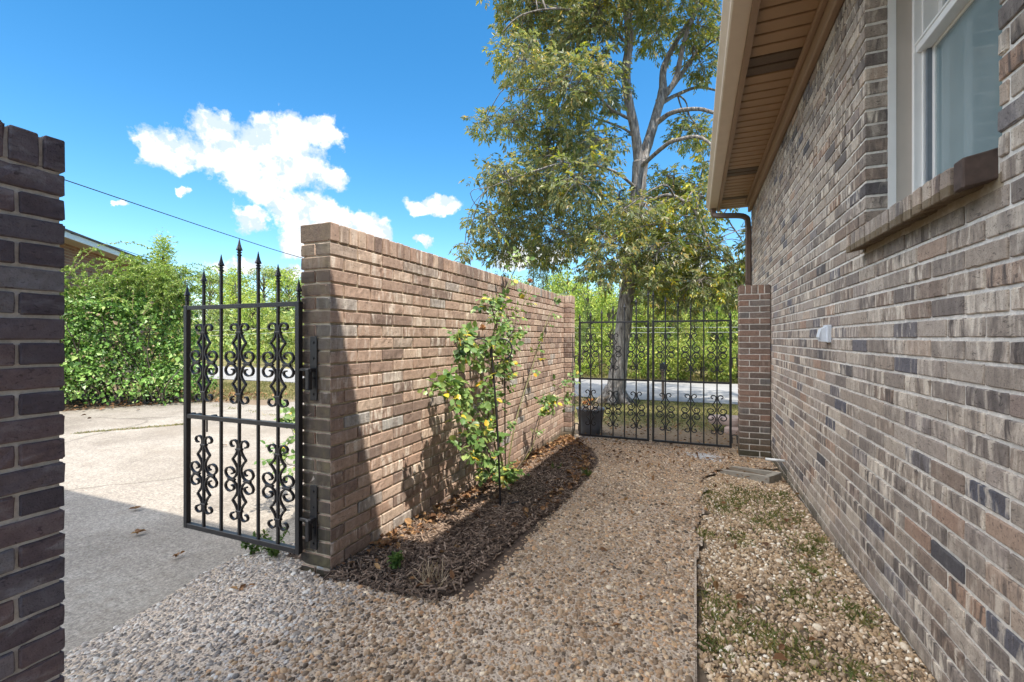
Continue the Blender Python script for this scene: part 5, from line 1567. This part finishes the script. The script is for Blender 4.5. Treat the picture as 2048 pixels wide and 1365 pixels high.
def single_leaf(px, py, z, label, size=.045):
    p = at_z(px, py, z); n = 5
    d = rng.normal(size=(n, 3)); d[:, 2] = .15; pos = np.repeat(np.array([[p.x, p.y, float(gz(p.x, p.y)) + .006]]), n, 0) + rng.normal(size=(n, 3)) * [.01, .01, .002]
    V, Fc = leaf_arrays(pos, d, np.array([0, 0, 1.0]) + rng.normal(size=(n, 3)) * .4, size, size * .55, .35, 6)
    return tag(np_mesh('dry_leaf', V, Fc, M['dry_leaf']), label, 'dry leaf')
single_leaf(272, 1018, -.13, 'dry brown leaf lying on the shaded driveway just inside the shadow edge')
single_leaf(275, 1067, -.13, 'dry dark leaf lying in the middle of the shaded driveway concrete')
single_leaf(356, 1108, -.12, 'dry small leaf on shaded driveway close to the pebble ramp', .035)
single_leaf(484, 1183, -.03, 'dry dark leaf lying on the grey pebbles below the open gate', .04)
single_leaf(448, 890, -.13, 'dry brown leaf lying on the sunlit driveway seen through the open gate')
single_leaf(790, 1150, .02, 'large curled tan leaf lying on the front tip of the mulch bed', .075)

def tuft(name, c, n, h, spread, mat, label, seed, cat='weed', wide=.008):
    rg = np.random.default_rng(seed)
    pos = np.array(c)[None] + np.concatenate([rg.normal(size=(n, 2)) * spread, np.zeros((n, 1))], 1)
    d = rg.normal(size=(n, 3)) * .6; d[:, 2] = np.abs(d[:, 2]) + .55
    L = h * rg.uniform(.5, 1.1, n)
    V, Fc = leaf_arrays(pos, d, rg.normal(size=(n, 3)), L, wide * rg.uniform(.7, 1.3, n), .2, 6)
    return tag(np_mesh(name, V, Fc, M[mat]), label, cat)
def weed_plant(name, c, h, label, seed, n=26):
    rg = np.random.default_rng(seed); c = np.array(c); P_, D_, N_, L_ = [], [], [], []
    t = thing(name, tuple(c), label, 'weed'); mb = MB()
    for k in range(6):
        e = c + np.append(rg.normal(size=2) * h * .4, h * rg.uniform(.6, 1.1)); pts = spline([c, (c + e) / 2 + [0, 0, .02], e], 4); mb.tube(pts, .0018, 4, cap=False)
        for q in pts[2:]:
            for s_ in range(3):
                P_.append(q); D_.append(rg.normal(size=3) + [0, 0, .1]); N_.append(rg.normal(size=3) * .5 + [0, 0, 1]); L_.append(rg.uniform(.02, .04))
    mb.build('stem', M['cane'], t); L_ = np.array(L_); V, Fc = leaf_arrays(np.array(P_), np.array(D_), np.array(N_), L_, L_ * .55, .15, 6); np_mesh('leaves', V, Fc, M['weed'], t)
p = at_z(507, 1103, -.10); weed_plant('weed', (p.x, p.y, float(gz(p.x, p.y))), .11, 'small green weed under the middle of the open gate', 21)
p = at_z(552, 1112, -.06); weed_plant('weed', (p.x, p.y, float(gz(p.x, p.y))), .10, 'small green weed under the gate near the wall end', 22)
p = at_z(790, 1140, .02); weed_plant('weed', (p.x, p.y, .02), .06, 'tiny weed sprouting beside the curled leaf on the mulch tip', 23)
for px, py, lab, sd in ((1110, 930, 'fern like sprout on the mulch, nearer the rose bush', 24), (1172, 938, 'fern like sprout at the far path edge of the mulch', 25)):
    p = at_z(px, py, -.03); tuft('sprout', (p.x, p.y, float(gz(p.x, p.y)) + .02), 26, .09, .02, 'weed', lab, sd, 'weed', .010)
p = at_z(862, 1168, .02); tuft('dry_grass', (p.x, p.y, .015), 40, .13, .025, 'stalk', 'tuft of dry straw coloured grass on the mulch tip', 26, 'grass tuft', .003)

# low weeds in the gravel strip
cl = [(.08, 4.05, .10), (.18, 3.75, .12), (.35, 4.2, .12), (.52, 4.1, .16), (.30, 3.9, .10), (.60, 3.7, .12), (.45, 3.5, .12), (.05, 3.1, .05), (.25, 3.1, .08), (.62, 3.1, .10), (.55, 2.8, .07), (.10, 2.2, .10), (.22, 2.05, .09), (.08, 1.9, .06), (.35, 2.0, .10), (.55, 1.9, .08), (.5, 1.6, .10), (.30, 1.65, .07), (.65, 2.4, .08), (.70, 3.3, .06), (.68, 4.3, .06), (.12, 1.5, .06), (.45, 2.45, .08), (.62, 1.45, .08)]
P_, D_, L_ = [], [], []
for (cx, cy, r_) in cl:
    n = int(900 * r_ / .1 * .38)
    x = cx + rng.normal(size=n) * r_ * .6; y = cy + rng.normal(size=n) * r_ * .9; k = (x > .015) & (x < .77)
    x, y = x[k], y[k]; d = rng.normal(size=(len(x), 3)); d[:, 2] = np.abs(d[:, 2]) * .6 + .15
    P_.append(np.stack([x, y, gz(x, y) - .018], -1)); D_.append(d); L_.append(rng.uniform(.014, .045, len(x)))
P_ = np.concatenate(P_); D_ = np.concatenate(D_); L_ = np.concatenate(L_)
V, Fc = leaf_arrays(P_, D_, rand_dirs(len(P_)), L_, np.maximum(.003, L_ * .22), .2, 4)
tag(np_mesh('low_weeds', V, Fc, M['moss']), 'patches of low weeds growing through the gravel strip', None, None, 'stuff')

# lawn blades
def blades(n, poly, hmin, hmax, label, dens=None):
    x, y = uni(n, poly); 
    if dens is not None:
        k = rng.uniform(size=len(x)) < dens(x, y); x, y = x[k], y[k]
    m = len(x); pos = np.stack([x, y, gz(x, y) - .006], -1); d = rng.normal(size=(m, 3)) * .55; d[:, 2] = np.abs(d[:, 2]) + .5
    L = rng.uniform(hmin, hmax, m); V, Fc = leaf_arrays(pos, d, rand_dirs(m), L, .007 + L * .06, .1, 4)
    return tag(np_mesh('grass', V, Fc, M['grass']), label, None, None, 'stuff')
blades(46000, [(-3.2, 7.2), (4.5, 7.2), (4.5, 11.3), (-3.2, 11.3)], .02, .06, 'patchy lawn between the double gate and the road', lambda x, y: np.clip((y - 7.0) / 1.2, .1, 1))
blades(36000, [(-14, 11.3), (-3.2, 11.3), (-3.2, 8.3), (-8, 7.5), (-9.9, 6.2), (-14, 8)], .03, .08, 'dry lawn between the driveway and the road')
blades(22000, [(-16, 16.7), (9, 16.7), (9, 19.5), (-16, 19.5)], .06, .22, 'rough grass on the far verge of the road')
# grass in the driveway joints
x0 = at_z(150, 866, -.14); x1 = at_z(365, 848, -.14); n = 700; t = rng.uniform(0, 1, n)
P_ = np.stack([x0.x + (x1.x - x0.x) * t + rng.normal(size=n) * .02, x0.y + (x1.y - x0.y) * t + rng.normal(size=n) * .03, np.full(n, -.155)], -1)
x2 = at_z(370, 800, -.15); x3 = at_z(590, 838, -.15); n2 = 500; t = rng.uniform(0, 1, n2) ; t = t[(np.sin(t * 40) > -.2)]
P2 = np.stack([x2.x + (x3.x - x2.x) * t + rng.normal(size=len(t)) * .05, x2.y + (x3.y - x2.y) * t + rng.normal(size=len(t)) * .05, np.full(len(t), -.16)], -1)
P_ = np.concatenate([P_, P2]); d = rng.normal(size=(len(P_), 3)); d[:, 2] = np.abs(d[:, 2]) + .3; L = rng.uniform(.015, .045, len(P_))
V, Fc = leaf_arrays(P_, d, rand_dirs(len(P_)), L, .008, .1, 4); tag(np_mesh('grass', V, Fc, M['grass']), 'thin line of grass growing in the driveway joints', None, None, 'stuff')
